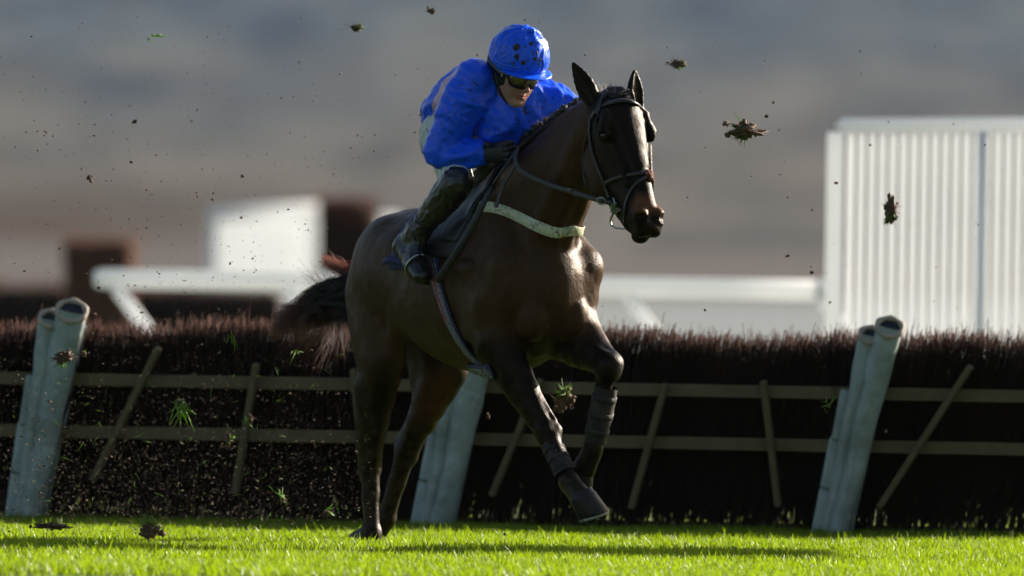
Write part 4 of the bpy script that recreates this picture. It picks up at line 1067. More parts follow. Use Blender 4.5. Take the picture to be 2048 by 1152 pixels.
# helmet harness, skull-cap edge and goggles
def face_band(pts, w, th, mat, name, parent, nudge=.0, sm=1):
    B2 = BVHTree.FromPolygons([tuple(v) for v in BV.tolist()], BF.tolist()); P_, N_ = [], []
    for p in pts:
        loc, n_, i, _ = B2.find_nearest(Vector(p)); P_.append(loc + n_ * nudge); N_.append(n_)
    return jp(strap_mesh(P_, N_, w, th, sm=sm), name, mat, parent)
harness = face_band([hp(-.04, -.085, .02), hp(-.015, -.085, -.01), hp(.0, -.075, -.045), hp(.03, -.05, -.085), hp(.045, -.02, -.115), hp(.045, .02, -.115), hp(.03, .05, -.085), hp(.0, .075, -.045), hp(-.015, .085, -.01), hp(-.04, .085, .02)], .020, .003, M_black, "chin_strap", cap, .003)
mb = MB()      # padded hood under the helmet: covers ears and nape
S = SDF(*[np.arange(HC[i] - .16, HC[i] + .16, .0042) for i in range(3)])
S.ell(hp(-.025, 0, .0), (.098, .094, .088), ax=(HD, HLt), k=.01); S.ell(hp(-.035, 0, -.045), (.075, .075, .06), ax=(HD, HLt), k=.03)
S.ell(hp(.115, 0, -.02), (.100, .095, .13), ax=(HD, HLt), k=.01, sub=True)
V, F = S.mesh(); jmesh("hood", smooth_np(V, F, 1), F, M_black, cap)
t = NT("goggle_lens"); n = t.noise(26, 5, dist=1.5); t.base(t.ramp(n, [(.35, (.030, .024, .010)), (.6, (.11, .085, .035)), (.8, (.02, .018, .012))])); t.set(Roughness=.10, Specular_IOR_Level=.9, Coat_Weight=.8, Coat_Roughness=.04); M_lens = t.m
def gog(u0, u1, off, th, name, mat, parent, notch=True, a1=1.02):
    vs = []; W = 34; H = 8
    for lay in (0, 1):
        for i in range(W + 1):
            a = -a1 + 2 * a1 * i / W; edge = min(1, (1 - abs(a) / a1) * 5) ** .5
            for j in range(H + 1):
                s_ = j / H; um = (u0 + u1) / 2; lo_ = u0 + (.020 * math.exp(-(a / .13) ** 2) if notch else 0) + .006 * abs(a)
                u = um + ((lo_ if s_ < .5 else u1) - um) * abs(2 * s_ - 1) * (.25 + .75 * edge)
                r_ = .098 + off + th * lay; r_ += .006 * math.cos((s_ - .5) * 3)
                vs.append(Vector(hp(r_ * math.cos(a) * 1.04 + .005, r_ * math.sin(a) * .86, u)))
    N_ = (W + 1) * (H + 1); F = []
    for i in range(W):
        for j in range(H):
            a = i * (H + 1) + j; F.append((N_ + a, N_ + a + H + 1, N_ + a + H + 2, N_ + a + 1)); F.append((a, a + 1, a + H + 2, a + H + 1))
        for j in (0, H):
            a = i * (H + 1) + j; F.append((a, a + H + 1, N_ + a + H + 1, N_ + a) if j == 0 else (a, N_ + a, N_ + a + H + 1, a + H + 1))
    for i in (0, W):
        for j in range(H):
            a = i * (H + 1) + j; F.append((a, N_ + a, N_ + a + 1, a + 1) if i == 0 else (a, a + 1, N_ + a + 1, N_ + a))
    mb = MB(); mb.add(vs, F); return jp(mb, name, mat, parent)
M_frame = simple("goggle_frame", (.006, .006, .006), .28, .1, 30)
gg = gog(-.026, .056, -.004, .010, "goggles", M_frame, jock)
gog(-.015, .046, .004, .0045, "lens", M_lens, gg, a1=.92)
mb = strap_mesh([Vector(hp(.055, -.082, .014)), Vector(hp(.02, -.098, .018)), Vector(hp(-.03, -.106, .026)), Vector(hp(-.08, -.10, .034)), Vector(hp(-.125, -.06, .045))], [Vector(-HLt + HD * .4), Vector(-HLt + HD * .2), Vector(-HLt), Vector(-HLt - HD * .4), Vector(-HD)], .030, .002); st_ = jp(mb, "strap", M_frame, gg)
mb = strap_mesh([Vector(hp(.055, .082, .014)), Vector(hp(.02, .098, .018)), Vector(hp(-.03, .106, .026)), Vector(hp(-.08, .10, .034)), Vector(hp(-.125, .06, .045))], [Vector(HLt + HD * .4), Vector(HLt + HD * .2), Vector(HLt), Vector(HLt - HD * .4), Vector(-HD)], .030, .002); jp(mb, "strap", M_frame, gg)
# white lettering on the strap
M_ink = simple("white_print", (.75, .75, .75), .6, .05)
cu = bpy.data.curves.new("strap_lettering", 'FONT'); cu.body = "TKO"; cu.size = .020; cu.extrude = .0006; cu.align_x = 'CENTER'; cu.align_y = 'CENTER'
co_ = bpy.data.objects.new("strap_lettering", cu); COL.objects.link(co_)
dg = bpy.context.evaluated_depsgraph_get(); tm = bpy.data.meshes.new_from_object(co_.evaluated_get(dg)); bpy.data.objects.remove(co_)
c = Vector(hp(.040, -.0925, .016)); ex = Vector(HD * .80 + HLt * -.45).normalized(); ey = Vector(HU_); ez = ex.cross(ey).normalized()
tm.transform(Matrix.Translation(c + ez * .0032 - JO) @ Matrix((ex, ey, ez)).transposed().to_4x4()); link("strap_lettering", tm, M_ink, gg)
# badge on the goggle frame
mb = MB(); vs_ = ring(hp(.108, .010, .040), .007, 1, HD, 1.5, 4, math.pi / 4, math.pi * 2 + math.pi / 4); mb.tube(vs_, .0009, 5); jp(mb, "goggle_badge", M_ink, gg)

# whip held in the right glove
whip = empty("riding_whip", HM @ Matrix.Translation(hl(950, 440, -.27)), "black padded whip held along the horse's shoulder by the right glove", "whip")
o = hl(950, 440, -.27)
a, m1, m2, b = hl(1022, 318, -.165), hl(985, 372, -.235), hl(930, 478, -.315), hl(875, 562, -.345)
pts = [Vector(v) - o for v in crom([tuple(a + (a - m1) * .35), tuple(a), tuple(m1), tuple(m2), tuple(b)], 5)]
mb = MB(); n_ = len(pts); mb.tube(pts[:11], [.0075] * 11, 10); mb.build("handle", M_black, whip, True)
mb = MB(); mb.tube(pts[10:], [.009 + .007 * min(1, i / 3) for i in range(n_ - 10)], 10, sq=.55); mb.build("padded_flap", simple("whip_padding", (.016, .017, .022), .5, .2), whip, True)
# ================================================================ THE SETTING
def nv(x, y, s, seed=0): return mnoise.noise(Vector((x * s, y * s, seed)))
def gz(x, y): return .0 + (.012 * nv(x, y, .5) if y < 30 else .0)
# ground: one sheet to the horizon (turf, then rough pale pasture far off)
xs = np.concatenate([-np.geomspace(3000, 14, 26), np.linspace(-12, 12, 61), np.geomspace(14, 3000, 26)])
ys = np.concatenate([np.linspace(-60, -8, 27), np.linspace(-7, 12, 60), np.geomspace(14, 900, 36)])
V = np.array([(x, y, gz(x, y) - (0 if y < 200 else 0)) for y in ys for x in xs]); W = len(xs)
F = np.array([(j * W + i, j * W + i + 1, (j + 1) * W + i + 1, (j + 1) * W + i) for j in range(len(ys) - 1) for i in range(W - 1)])
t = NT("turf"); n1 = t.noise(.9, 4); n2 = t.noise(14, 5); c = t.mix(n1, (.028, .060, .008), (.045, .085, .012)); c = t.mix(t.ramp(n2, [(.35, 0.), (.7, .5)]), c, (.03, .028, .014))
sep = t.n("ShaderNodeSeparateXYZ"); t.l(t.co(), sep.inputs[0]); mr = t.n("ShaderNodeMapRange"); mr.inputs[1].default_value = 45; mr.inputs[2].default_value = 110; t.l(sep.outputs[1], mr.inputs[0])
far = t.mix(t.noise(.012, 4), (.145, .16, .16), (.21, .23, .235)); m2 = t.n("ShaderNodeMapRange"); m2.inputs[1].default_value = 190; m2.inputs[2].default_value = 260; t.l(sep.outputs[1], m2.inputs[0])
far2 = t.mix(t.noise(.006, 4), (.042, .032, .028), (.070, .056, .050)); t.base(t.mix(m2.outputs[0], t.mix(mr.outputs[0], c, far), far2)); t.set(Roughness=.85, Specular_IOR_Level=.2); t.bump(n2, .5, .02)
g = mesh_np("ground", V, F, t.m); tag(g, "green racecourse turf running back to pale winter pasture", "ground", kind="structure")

# wooded hillside beyond the course
xs = np.linspace(-1700, 1700, 90); ys = np.linspace(0, 1, 60)
def hz(x, s): return 140 * s ** 1.1 * (1 + .18 * nv(x, s * 900, .0016, 4)) + 9 * nv(x, s * 1500, .008, 2) * min(1, s * 4) + 5 * abs(nv(x, s * 2600, .03, 8)) * min(1, s * 6)
V = np.array([(x, 880 + 1500 * s + 60 * nv(x, 0, .002, 1), hz(x, s) - 1.0) for s in ys for x in xs]); W = len(xs)
F = np.array([(j * W + i, j * W + i + 1, (j + 1) * W + i + 1, (j + 1) * W + i) for j in range(len(ys) - 1) for i in range(W - 1)])
t = NT("winter_woodland")
v1 = t.noise(.075, 3, t.co((1, .36, 0)), .6); v2 = t.noise(.22, 3, t.co((1, .36, 0)))
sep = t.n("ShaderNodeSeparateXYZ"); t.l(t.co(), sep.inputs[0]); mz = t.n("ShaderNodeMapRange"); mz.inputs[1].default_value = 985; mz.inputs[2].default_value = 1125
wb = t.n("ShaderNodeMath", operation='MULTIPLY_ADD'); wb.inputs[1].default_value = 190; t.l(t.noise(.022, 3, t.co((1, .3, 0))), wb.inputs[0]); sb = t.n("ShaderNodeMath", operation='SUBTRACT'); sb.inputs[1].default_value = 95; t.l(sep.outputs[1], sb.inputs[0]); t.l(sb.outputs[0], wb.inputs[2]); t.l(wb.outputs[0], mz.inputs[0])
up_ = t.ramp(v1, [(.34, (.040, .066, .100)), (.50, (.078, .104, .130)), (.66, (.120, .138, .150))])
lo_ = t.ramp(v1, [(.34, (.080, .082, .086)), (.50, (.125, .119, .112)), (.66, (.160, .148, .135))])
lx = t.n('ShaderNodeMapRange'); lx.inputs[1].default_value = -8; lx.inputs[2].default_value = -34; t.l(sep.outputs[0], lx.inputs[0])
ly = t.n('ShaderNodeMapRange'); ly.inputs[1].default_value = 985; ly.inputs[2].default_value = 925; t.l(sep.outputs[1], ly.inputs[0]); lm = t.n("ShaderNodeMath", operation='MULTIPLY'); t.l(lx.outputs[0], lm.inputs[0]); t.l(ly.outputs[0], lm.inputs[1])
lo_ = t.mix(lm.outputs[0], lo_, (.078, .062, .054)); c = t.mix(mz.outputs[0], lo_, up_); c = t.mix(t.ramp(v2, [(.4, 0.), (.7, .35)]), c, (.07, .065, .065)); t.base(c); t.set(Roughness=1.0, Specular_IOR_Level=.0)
h = mesh_np("hills", V, F, t.m); tag(h, "soft out of focus wooded hillside in winter browns and blue greys", "hillside", kind="structure")

# haze between the course and the hill
mb = MB(); mb.box((0, 1180, 94), 3900, 2560, 191.9); t = NT("haze_air"); pv = t.n("ShaderNodeVolumePrincipled"); pv.inputs["Color"].default_value = (.80, .86, .95, 1); pv.inputs["Density"].default_value = HAZE = .00002
pv.inputs["Anisotropy"].default_value = .2
for l_ in list(t.t.links):
    if l_.to_socket == t.out.inputs["Surface"]: t.t.links.remove(l_)
t.t.nodes.remove(t.b); t.l(pv.outputs[0], t.out.inputs["Volume"])
hz_o = mb.build("haze", t.m); tag(hz_o, "pale winter haze over the course and the wooded hill", "haze", kind="stuff")

# ---- grass blades
def grass_mat():
    t = NT("grass_blades"); a = t.n("ShaderNodeAttribute", attribute_name="tint"); g_ = t.n("ShaderNodeAttribute", attribute_name="t")
    c = t.ramp(a.outputs["Fac"], [(0, (.075, .122, .003)), (.45, (.135, .195, .004)), (.85, (.20, .25, .008)), (1, (.30, .28, .09))])
    t.base(c); t.set(Roughness=.42, Specular_IOR_Level=.35)
    tr = t.n("ShaderNodeBsdfTranslucent"); mc = t.mix(.6, c, (.41, .61, .006)); t.l(mc, tr.inputs[0]); mx = t.n("ShaderNodeMixShader"); mx.inputs[0].default_value = .48
    t.l(t.b.outputs[0], mx.inputs[1]); t.l(tr.outputs[0], mx.inputs[2]); t.l(mx.outputs[0], t.out.inputs["Surface"]); return t.m
M_grass = grass_mat()
def blades(xa, xb, ya, yb, n, seed, hmin=.030, hmax=.072):
    r = np.random.default_rng(seed); x = r.uniform(xa, xb, n); y = r.uniform(ya, yb, n)
    cl = .5 + .5 * np.sin(x * 3.1 + 1.7 * np.sin(y * 2.3)) * np.sin(y * 2.7 + 1.3 * np.sin(x * 1.9)); 
    h = .88 * r.uniform(hmin, hmax, n) * (.72 + .38 * cl) * np.where(r.random(n) < .03, 1.45, 1.0); w = r.uniform(.0016, .0034, n)
    az = r.uniform(0, 2 * np.pi, n); ln = r.uniform(.1, .75, n) * h; fa = r.uniform(0, 2 * np.pi, n)
    px_, py_ = np.cos(fa) * w, np.sin(fa) * w; dx, dy = np.cos(az) * ln, np.sin(az) * ln; z0 = np.full(n, -.008)
    V = np.zeros((n, 7, 3))
    for k, (s_, ww) in enumerate(((0, 1), (.4, .9), (.75, .6))):
        cx = x + dx * s_ ** 1.8; cy = y + dy * s_ ** 1.8; cz = z0 + h * s_
        V[:, 2 * k] = np.stack([cx - px_ * ww, cy - py_ * ww, cz], 1); V[:, 2 * k + 1] = np.stack([cx + px_ * ww, cy + py_ * ww, cz], 1)
    V[:, 6] = np.stack([x + dx, y + dy, z0 + h * .96], 1)
    hp_ = hw(hl(746, 1108, -.14)); tr_ = (((x - hp_.x) / .085) ** 2 + ((y - hp_.y + .20) / .30) ** 2) < 1; V[tr_, :, 2] *= .25
    b = np.arange(n)[:, None] * 7; Q = np.concatenate([b + [0, 1, 3, 2], b + [2, 3, 5, 4]]); T = b + [4, 5, 6]
    tint = np.clip(r.normal(.42, .2, n) + .22 * (cl - .5), 0, .9); tint[r.random(n) < .02] = 1.0
    return V.reshape(-1, 3), Q, T, np.repeat(tint, 7)
Vs, Qs, Ts, Ti = [], [], [], []; off = 0
for args in ((-2.9, 2.9, -4.6, 1.0, 150000, 1), (-3.0, 3.0, 1.0, 4.9, 105000, 2), (-7, -2.9, -4.6, 4.9, 30000, 3), (2.9, 7, -4.6, 4.9, 30000, 4), (-7, 7, -12, -4.6, 30000, 5), (-8, 8, 4.9, 16, 26000, 6)):
    v, q, tt, ti = blades(*args); Vs.append(v); Qs.append(q + off); Ts.append(tt + off); Ti.append(ti); off += len(v)
gr = mesh_np("grass", np.concatenate(Vs), [np.concatenate(Qs), np.concatenate(Ts)], M_grass); vattr(gr, "tint", np.concatenate(Ti))
tag(gr, "short bright green racecourse grass lit from behind", "grass", kind="stuff")

# ---- hurdles
M_rail = simple("weathered_hurdle_wood", (.115, .088, .040), .8, .35, 14, .5, .004)
t = NT("birch_twigs"); a = t.n("ShaderNodeAttribute", attribute_name="t"); n = t.noise(2.2, 3, t.co((1, 1, .3)))
c = t.mix(n, (.011, .007, .006), (.028, .016, .012)); c = t.mix(t.ramp(a.outputs["Fac"], [(.84, 0.), (1, 1.)]), c, (.105, .036, .022)); t.base(c); t.set(Roughness=.7, Specular_IOR_Level=.25); M_birch = t.m
t = NT("pad_vinyl"); n = t.noise(5, 4); gt = t.ramp(t.noise(5, 5, t.co((1, 1, .7)), .65), [(.46, 0.), (.72, .8)]); t.base(t.mix(gt, t.mix(n, (.27, .33, .31), (.38, .44, .42)), (.13, .16, .13))); t.set(Roughness=.48); w_ = t.noise(11, 4, t.co((1, .6, .8)), .5, .6); t.bump(w_, .7, .03); M_pad = t.m
M_foam = simple("dark_foam_core", (.018, .018, .030), .8, .3, 20); M_lip = simple("scuffed_pad_lip", (.40, .33, .26), .7, .3, 16)
def base_pt(x): return G(x, 1040.5 + (x - 60) * .0198)
LEAN = .205
def on_hurdle(A, B, s_, z, off=0.):
    """point on the hurdle plane: s_ along the foot line, z up the slope, off towards the camera"""
    ax_ = (B - A); L = ax_.length; ax_ = ax_ / L; nrm_ = Vector((ax_.y, -ax_.x, 0))
    return A + ax_ * (s_ * L + z * .0) + Vector((0, 0, z)) + nrm_ * (off + z * .16)
posts = [(-740, 0), (62, 0), (862, 0), (1672, 0), (2480, 0)]
pbase = [base_pt(p[0]) for p in posts]
def twig_mesh(L, seed, n=8600, H=.93):
    r = np.random.default_rng(seed); s_ = r.uniform(-.02, L + .02, n); 
    top = (r.random(n) < .42); z0 = np.where(top, r.uniform(.30, .62, n), r.uniform(-.01, .25, n))
    # band below is thinner so that light shows through near the foot
    dens = .5 + .5 * np.sin(s_ * 9 + 2 * np.sin(s_ * 3.7)); 
    z1 = np.where(top, H - .03 + r.normal(.0, .020, n) + .018 * np.sin(s_ * 5.1 + seed) + .016 * np.sin(s_ * 13. + 2 * np.sin(s_ * 4 + seed)) * np.sin(s_ * 29), r.uniform(.45, .86, n)); z1 = np.where(r.random(n) < .03, z1 + r.uniform(.01, .085, n) ** 1.1, z1)
    o = r.uniform(-.13, .09, n) * np.where(z0 > .25, 1.0, .75)
    lx = r.normal(.05, .055, n); lo = r.normal(0, .02, n)
    P_ = np.zeros((n, 4, 3))
    for k, q in enumerate((0, .35, .7, 1)):
        P_[:, k, 0] = s_ + lx * q + .012 * np.sin(q * 5 + s_ * 31); P_[:, k, 1] = o + lo * q; P_[:, k, 2] = z0 + (z1 - z0) * q
    return P_, r.uniform(.0018, .0040, n)
def local_hurdle(A, B):
    ax_ = (B - A).normalized(); n_ = Vector((-ax_.y, ax_.x, 0)); M = Matrix((ax_, n_, Vector((0, 0, 1)))).transposed().to_4x4(); M.translation = A; return M
def beamq(mb, a, b, w, h): mb.beam(a, b, w, h, Vector((0, -1, .2)))
def hurdle_frame(i, lab, stakes, seed, rails=(.655, .415)):
    A = pbase[i] + Vector((.02, 0, 0)); B = pbase[i + 1] + Vector((.02, 0, 0)); L = (B - A).length; M = local_hurdle(A, B)
    root_ = empty("hurdle", M, lab, "hurdle", "birch hurdles in a row across the turf")
    P_, rad = twig_mesh(L, seed); P_[:, :, 1] -= P_[:, :, 2] * .16
    P_[:, :, 0] += P_[:, :, 2] * .05
    br = strands("birch_brush", P_, M_birch, root_, rad, .45)
    for z, dz in zip(rails, (0, 0)):
        mb = MB(); y = -.155 - z * .16; mb.beam(Vector((-.02, y, z)), Vector((L + .02, y, z)), .030, .058, Vector((0, 0, 1))); bevel(mb.build("rail", M_rail, root_), .004)
    for (x0, z0, x1, z1) in stakes:
        mb = MB(); mb.beam(Vector((x0, -.190 - z0 * .16, z0)), Vector((x1, -.190 - z1 * .16, z1)), .028, .066, Vector((0, -1, 0))); bevel(mb.build("stake", M_rail, root_), .004)
    mb = MB(); mb.box(Vector((L / 2, -.01, .02)), L, .05, .07); mb.build("foot_board", M_rail, root_)
    return root_, L
px2s = lambda i, x: (x - posts[i][0]) / (posts[i + 1][0] - posts[i][0])
def stk(i, pts):
    L = (pbase[i + 1] - pbase[i]).length; out = []
    for (xa, ya, xb, yb) in pts:
        b = 1040.5 + ((xa + xb) / 2 - 60) * .0198; k = 1 / 433.
        out.append((px2s(i, xa) * L, (b - ya) * k, px2s(i, xb) * L, (b - yb) * k))
    return out
hurdle_frame(0, "birch hurdle at the left edge of the photo, mostly out of frame", stk(0, [(-560, 985, -450, 700)]), 21)
hurdle_frame(1, "birch hurdle behind the horse's tail and hind legs, between the left and middle padded ends", stk(1, [(195, 960, 330, 695), (478, 985, 524, 728), (742, 990, 716, 740)]), 22)
hurdle_frame(2, "birch hurdle behind the horse's forelegs, between the middle and right padded ends", stk(2, [(990, 990, 1088, 760), (1268, 1015, 1338, 770), (1560, 1010, 1532, 765)]), 23)
hurdle_frame(3, "birch hurdle at the right edge, below the white slatted wing", stk(3, [(1762, 1015, 1945, 735), (2120, 1000, 2150, 760)]), 24)
# padded hurdle ends
def pad(mb_unused, a, b, r, root_, open_up):
    n = 18; ax_ = (b - a).normalized(); pts = [a.lerp(b, k / n) for k in range(n + 1)]
    mb = MB(); mb.tube(pts, [r * (.74 + .26 * k / n) * (1 + .05 * math.sin(k * 1.9) + .03 * math.sin(k * 4.3)) for k in range(n + 1)], 18, cap=False, sq=.82, up=Vector((1, 0, 0)))
    for i_, v in enumerate(mb.V):
        v = Vector(v); k = mnoise.noise(v * 7) * .010 + mnoise.noise(v * 22) * .003; mb.V[i_] = (v.x + k, v.y - k, v.z)
    o_ = mb.build("pad", M_pad, root_, True)
    nn = Vector((.10, -.80, .58)).normalized(); u_ = nn.cross(Vector((0, 0, 1))).normalized(); v_ = nn.cross(u_); c = b + Vector((0, -r * .25, -.004))
    pts2 = [c + u_ * (math.cos(2 * math.pi * k / 22) * r * .98) + v_ * (math.sin(2 * math.pi * k / 22) * r * .86) for k in range(23)]
    m2 = MB(); m2.tube(pts2, [.0125 * (1 + .25 * math.sin(k * 1.7)) for k in range(23)], 8); m2.build("pad_lip", M_lip, o_, True)
    m3 = MB(); m3.tube([c - nn * .06, c - nn * .006, c - nn * .002], [r * .9, r * .84, r * .5], 18, sq=.9, up=u_); m3.build("foam_core", M_foam, o_, True)
    return o_
def post(i, xb, top, lab, tops):
    A = pbase[i]; M = Matrix.Translation(A); root_ = empty("padded_hurdle_end", M, lab, "hurdle pad", "pale padded hurdle ends")
    for (x0, x1, yt, dy, r) in tops:
        yb = 1041 + (xb - 60) * .0198; a = Vector(((x0 - posts[i][0]) / 437., dy, .01)); b = Vector(((x1 - posts[i][0]) / 437., dy - .20, (yb - yt) / 437.))
        pad(None, a, b, r, root_, True)
    ln = (tops[0][1] - tops[0][0]) / 437. / .97
    for z, w in ((.56, .055), (.34, .07), (.11, .07)):     # side flaps strapped to the back pad
        x0 = (tops[0][0] - posts[i][0]) / 437. + ln * z - .050; mb = MB(); mb.beam(Vector((x0 - ln * .12, -.17 - z * .16, z - .12)), Vector((x0 + ln * .112, -.18 - z * .16, z + .112)), w, .035, Vector((0, -1, 0)))
        bevel(mb.build("pad_flap", M_pad, root_, True), .012, 3)
    mb = MB(); x0 = (tops[-1][0] - posts[i][0]) / 437.; mb.beam(Vector((x0 + .055, -.12, .0)), Vector((x0 + .235, -.27, .90)), .014, .05, Vector((0, -1, 0))); mb.build("edge_strip", M_pad, root_)
post(1, 62, 0, "leftmost padded hurdle end, its two open foam tops scuffed brown", [(48, 102, 632, -.19, .052), (66, 144, 616, -.24, .068)])
post(2, 862, 0, "middle padded hurdle end, seen low down behind the hind legs", [(856, 932, 650, -.19, .056), (882, 968, 645, -.24, .068)])
post(3, 1672, 0, "rightmost padded hurdle end, below the corner of the slatted wing", [(1656, 1730, 668, -.19, .050), (1674, 1766, 652, -.24, .060)])

# ---- running rail
t = NT("white_plastic"); n = t.noise(3, 3); gr_ = t.ramp(t.noise(6, 5, rough=.7), [(.6, 0.), (.8, .35)]); cw = t.mix(gr_, t.mix(n, (.84, .85, .86), (.92, .93, .94)), (.66, .68, .62)); t.base(cw); t.set(Roughness=.35)
tr = t.n("ShaderNodeBsdfTranslucent"); t.l(cw, tr.inputs[0]); mx = t.n("ShaderNodeMixShader"); mx.inputs[0].default_value = .55; t.l(t.b.outputs[0], mx.inputs[1]); t.l(tr.outputs[0], mx.inputs[2]); t.l(mx.outputs[0], t.out.inputs["Surface"]); M_wp = t.m
t = NT('rail_plastic'); t.base(t.mix(t.noise(3, 3), (.86, .88, .90), (.92, .93, .95))); t.set(Roughness=.3)
tr = t.n("ShaderNodeBsdfTranslucent"); tr.inputs[0].default_value = (.92, .95, .95, 1); mx = t.n("ShaderNodeMixShader"); mx.inputs[0].default_value = .30; t.l(t.b.outputs[0], mx.inputs[1]); t.l(tr.outputs[0], mx.inputs[2]); t.l(mx.outputs[0], t.out.inputs["Surface"]); M_wr = t.m
YR = 23.0
ra, rb = P(188, 557, YR), P(1645, 581, YR); rr_ = empty("running_rail", Vector((ra.x, YR, 0)), "white plastic running rail on angled legs, passing behind the horse", "rail")
o = Vector((ra.x, YR, 0)); d = rb - ra
mb = MB(); mb.tube([ra - o, ra - o + d * .01] + [ra - o + d * k / 8 for k in range(1, 8)] + [rb - o], [.045] + [.061] * 9, 16); mb.build("top_rail", M_wp, rr_, True)
for x in (228, 568, 908, 1250, 1640):
    k = (x - 188) / 1457; a = ra + d * k - o; mb = MB(); mb.tube([a + Vector((.02, -.02, -.06)), a + Vector((.30, -.15, -.42)), a + Vector((.34, -.17, -.9)), Vector((a.x + .34, a.y - .17, .0))], [.042] * 4, 12); mb.build("rail_leg", M_wp, rr_, True)
mb = MB(); mb.tube([rb - o + Vector((-.03, 0, .0)), rb - o + Vector((.03, -.01, 0))], [.068, .068], 14); mb.build("rail_socket", M_wp, rr_, True)
# ---- slatted wing on the right
YW = 14.5
def Wp(x, y): return P(x, y, YW)
wing = empty("slatted_wing", G(1672, 900) * 0 + Vector((Wp(1672, 500).x, YW, 0)), "tall white slatted wing with a round top rail at the right edge of the photo", "wing fence")
o = Vector((Wp(1672, 500).x, YW, 0)); tl, tr = Wp(1684, 251) - o, Wp(2600, 248) - o
tl.y = 0; tr.y = 0
mb = MB(); mb.tube([tl + Vector((-.015, 0, -.02)), tl, tl + (tr - tl) * .5, tr], [.030, .040, .040, .040], 14); mb.build("top_rail", M_wp, wing, True)
M_cream = M_wp
zt = tl.z
mb = MB(); mb.box(Vector((-.0 - .012, 0, (zt - .03) / 2)), .090, .09, zt - .04, None); bevel(mb.build("end_post", M_cream, wing), .012)
sw = 21.0 / (FPX / (53.5 + YW))
nsl = 46
for k in range(nsl):
    x = .072 + k * sw; zt2 = tl.z + (tr.z - tl.z) * (x / (tr.x - tl.x)) - .03; mb = MB(); mb.box(Vector((x, 0, (zt2 + .12) / 2)), sw * .64, .022, zt2 - .12); bevel(mb.build("slat", M_wp, wing), .006, 2)
for x in (.072 + 12.5 * sw, .072 + 27.5 * sw):
    mb = MB(); mb.tube([Vector((x, -.05, 0)), Vector((x, -.05, zt - .02))], .028, 12); mb.build("post", M_wp, wing, True)
for z in (.25,):
    mb = MB(); mb.beam(Vector((0, .035, z)), Vector((.105 + nsl * sw, .035, z)), .03, .07); mb.build("cross_rail", M_wp, wing)
# ---- far wing, steeplechase fence and tree stump on the left
YF = 66.0
fa, fb = P(415, 430, YF), P(636, 422, YF); o = Vector((fa.x, YF, 0)); fw = empty("far_wing", o, "blurred white panelled wing far behind the tail of the horse", "wing fence")
mb = MB(); mb.box(Vector(((fb.x - fa.x) / 2, 0, fa.z / 2)), fb.x - fa.x, .06, fa.z - .02); bevel(mb.build("panel", M_wp, fw), .02)
mb = MB(); mb.tube([Vector((.0, -.04, fa.z)), Vector((fb.x - fa.x, -.04, fb.z + .02))], .06, 12); mb.build("top_rail", M_wp, fw, True)
for x in (.05, fb.x - fa.x - .05):
    mb = MB(); mb.box(Vector((x, -.07, fa.z / 2)), .09, .06, fa.z - .05); mb.build("post", M_wp, fw)
M_dark = simple("packed_birch", (.020, .014, .011), .9, .4, 8, .9, .03)
def brush_block(name, a, b, z0, z1, dy, lab, cat, seed, col=None, group=None, n=5000):
    o = Vector(((a + b) / 2, dy, 0)); L = b - a; r = np.random.default_rng(seed)
    root_ = empty(name, o, lab, cat, group); mb = MB(); mb.box(Vector((0, 0, (z0 + z1) / 2)), L, .55, z1 - z0); m = mb.build("birch_core", M_dark, root_)
    P_ = np.zeros((n, 3, 3)); x = r.uniform(-L / 2 - .03, L / 2 + .03, n); y = r.uniform(-.36, .36, n); h = r.uniform(.6, 1.1, n) * (z1 - z0)
    for k, q in enumerate((0, .5, 1)): P_[:, k] = np.stack([x + r.normal(0, .03, n) * q, y + r.normal(0, .03, n) * q, z0 + h * q + .03], 1)
    strands("birch_brush", P_, col or M_birch, root_, .012, .5); return root_
x0 = P(-900, 560, 64).x; x1 = P(560, 560, 64).x; zt_ = P(150, 566, 64).z; brush_block("steeplechase_fence", x0, x1, 0, zt_ - .06, 64.0, "long dark birch steeplechase fence far behind the left hurdle", "fence", 31)
x0 = P(630, 500, 69).x; x1 = P(742, 500, 69).x; brush_block("birch_fence_end", x0, x1, 0, P(690, 428, 69).z, 69.0, "dark upright birch block beside the far white wing", "fence", 32)
x0 = P(742, 500, 71).x; x1 = P(800, 500, 71).x; fw2 = empty("distant_board", Vector((x0, 71, 0)), "pale blurred board just above the horse's croup", "board"); mb = MB(); mb.box(Vector(((x1 - x0) / 2, 0, P(770, 428, 71).z / 2)), x1 - x0, .1, P(770, 428, 71).z); bevel(mb.build("panel", M_wp, fw2), .02)
mb = MB(); mb.box(Vector(((x1 - x0) / 2, -.08, .3)), x1 - x0 - .1, .05, .1); mb.build("kick_rail", M_cream, fw2)
# rust brown bale of birch
M_rust = simple("rust_birch", (.20, .085, .05), .85, .4, 6, .8, .03)
x0 = P(152, 500, 58).x; x1 = P(248, 500, 58).x; st_o = Vector(((x0 + x1) / 2, 58, 0)); bale = empty("birch_bundle", st_o, "rust brown upright bundle of birch standing left of the running rail's end", "birch bundle")
hh = P(200, 480, 58).z
for k, (dx, m_) in enumerate(((-.17, M_dark), (.02, M_rust), (.17, M_rust), (.10, M_rust))):
    mb = MB(); w_ = (x1 - x0) / 3.4; n_ = 9; mb.tube([Vector((dx * (1 + .1 * math.sin(q)), -.03 * k, hh * q / n_)) for q in range(n_ + 1)], [w_ * (.55 + .06 * math.sin(q * 2.1 + k)) for q in range(n_ + 1)], 12); mb.build("bundle", m_, bale, True)
P_ = np.zeros((900, 3, 3)); r = np.random.default_rng(5); x = r.uniform(-.3, .3, 900); y = r.uniform(-.2, .2, 900)
for k, q in enumerate((0, .5, 1)): P_[:, k] = np.stack([x + r.normal(0, .02, 900) * q, y, (hh + r.normal(-.02, .03, 900)) * q], 1)
strands("twigs", P_, M_rust, bale, .008, .5)

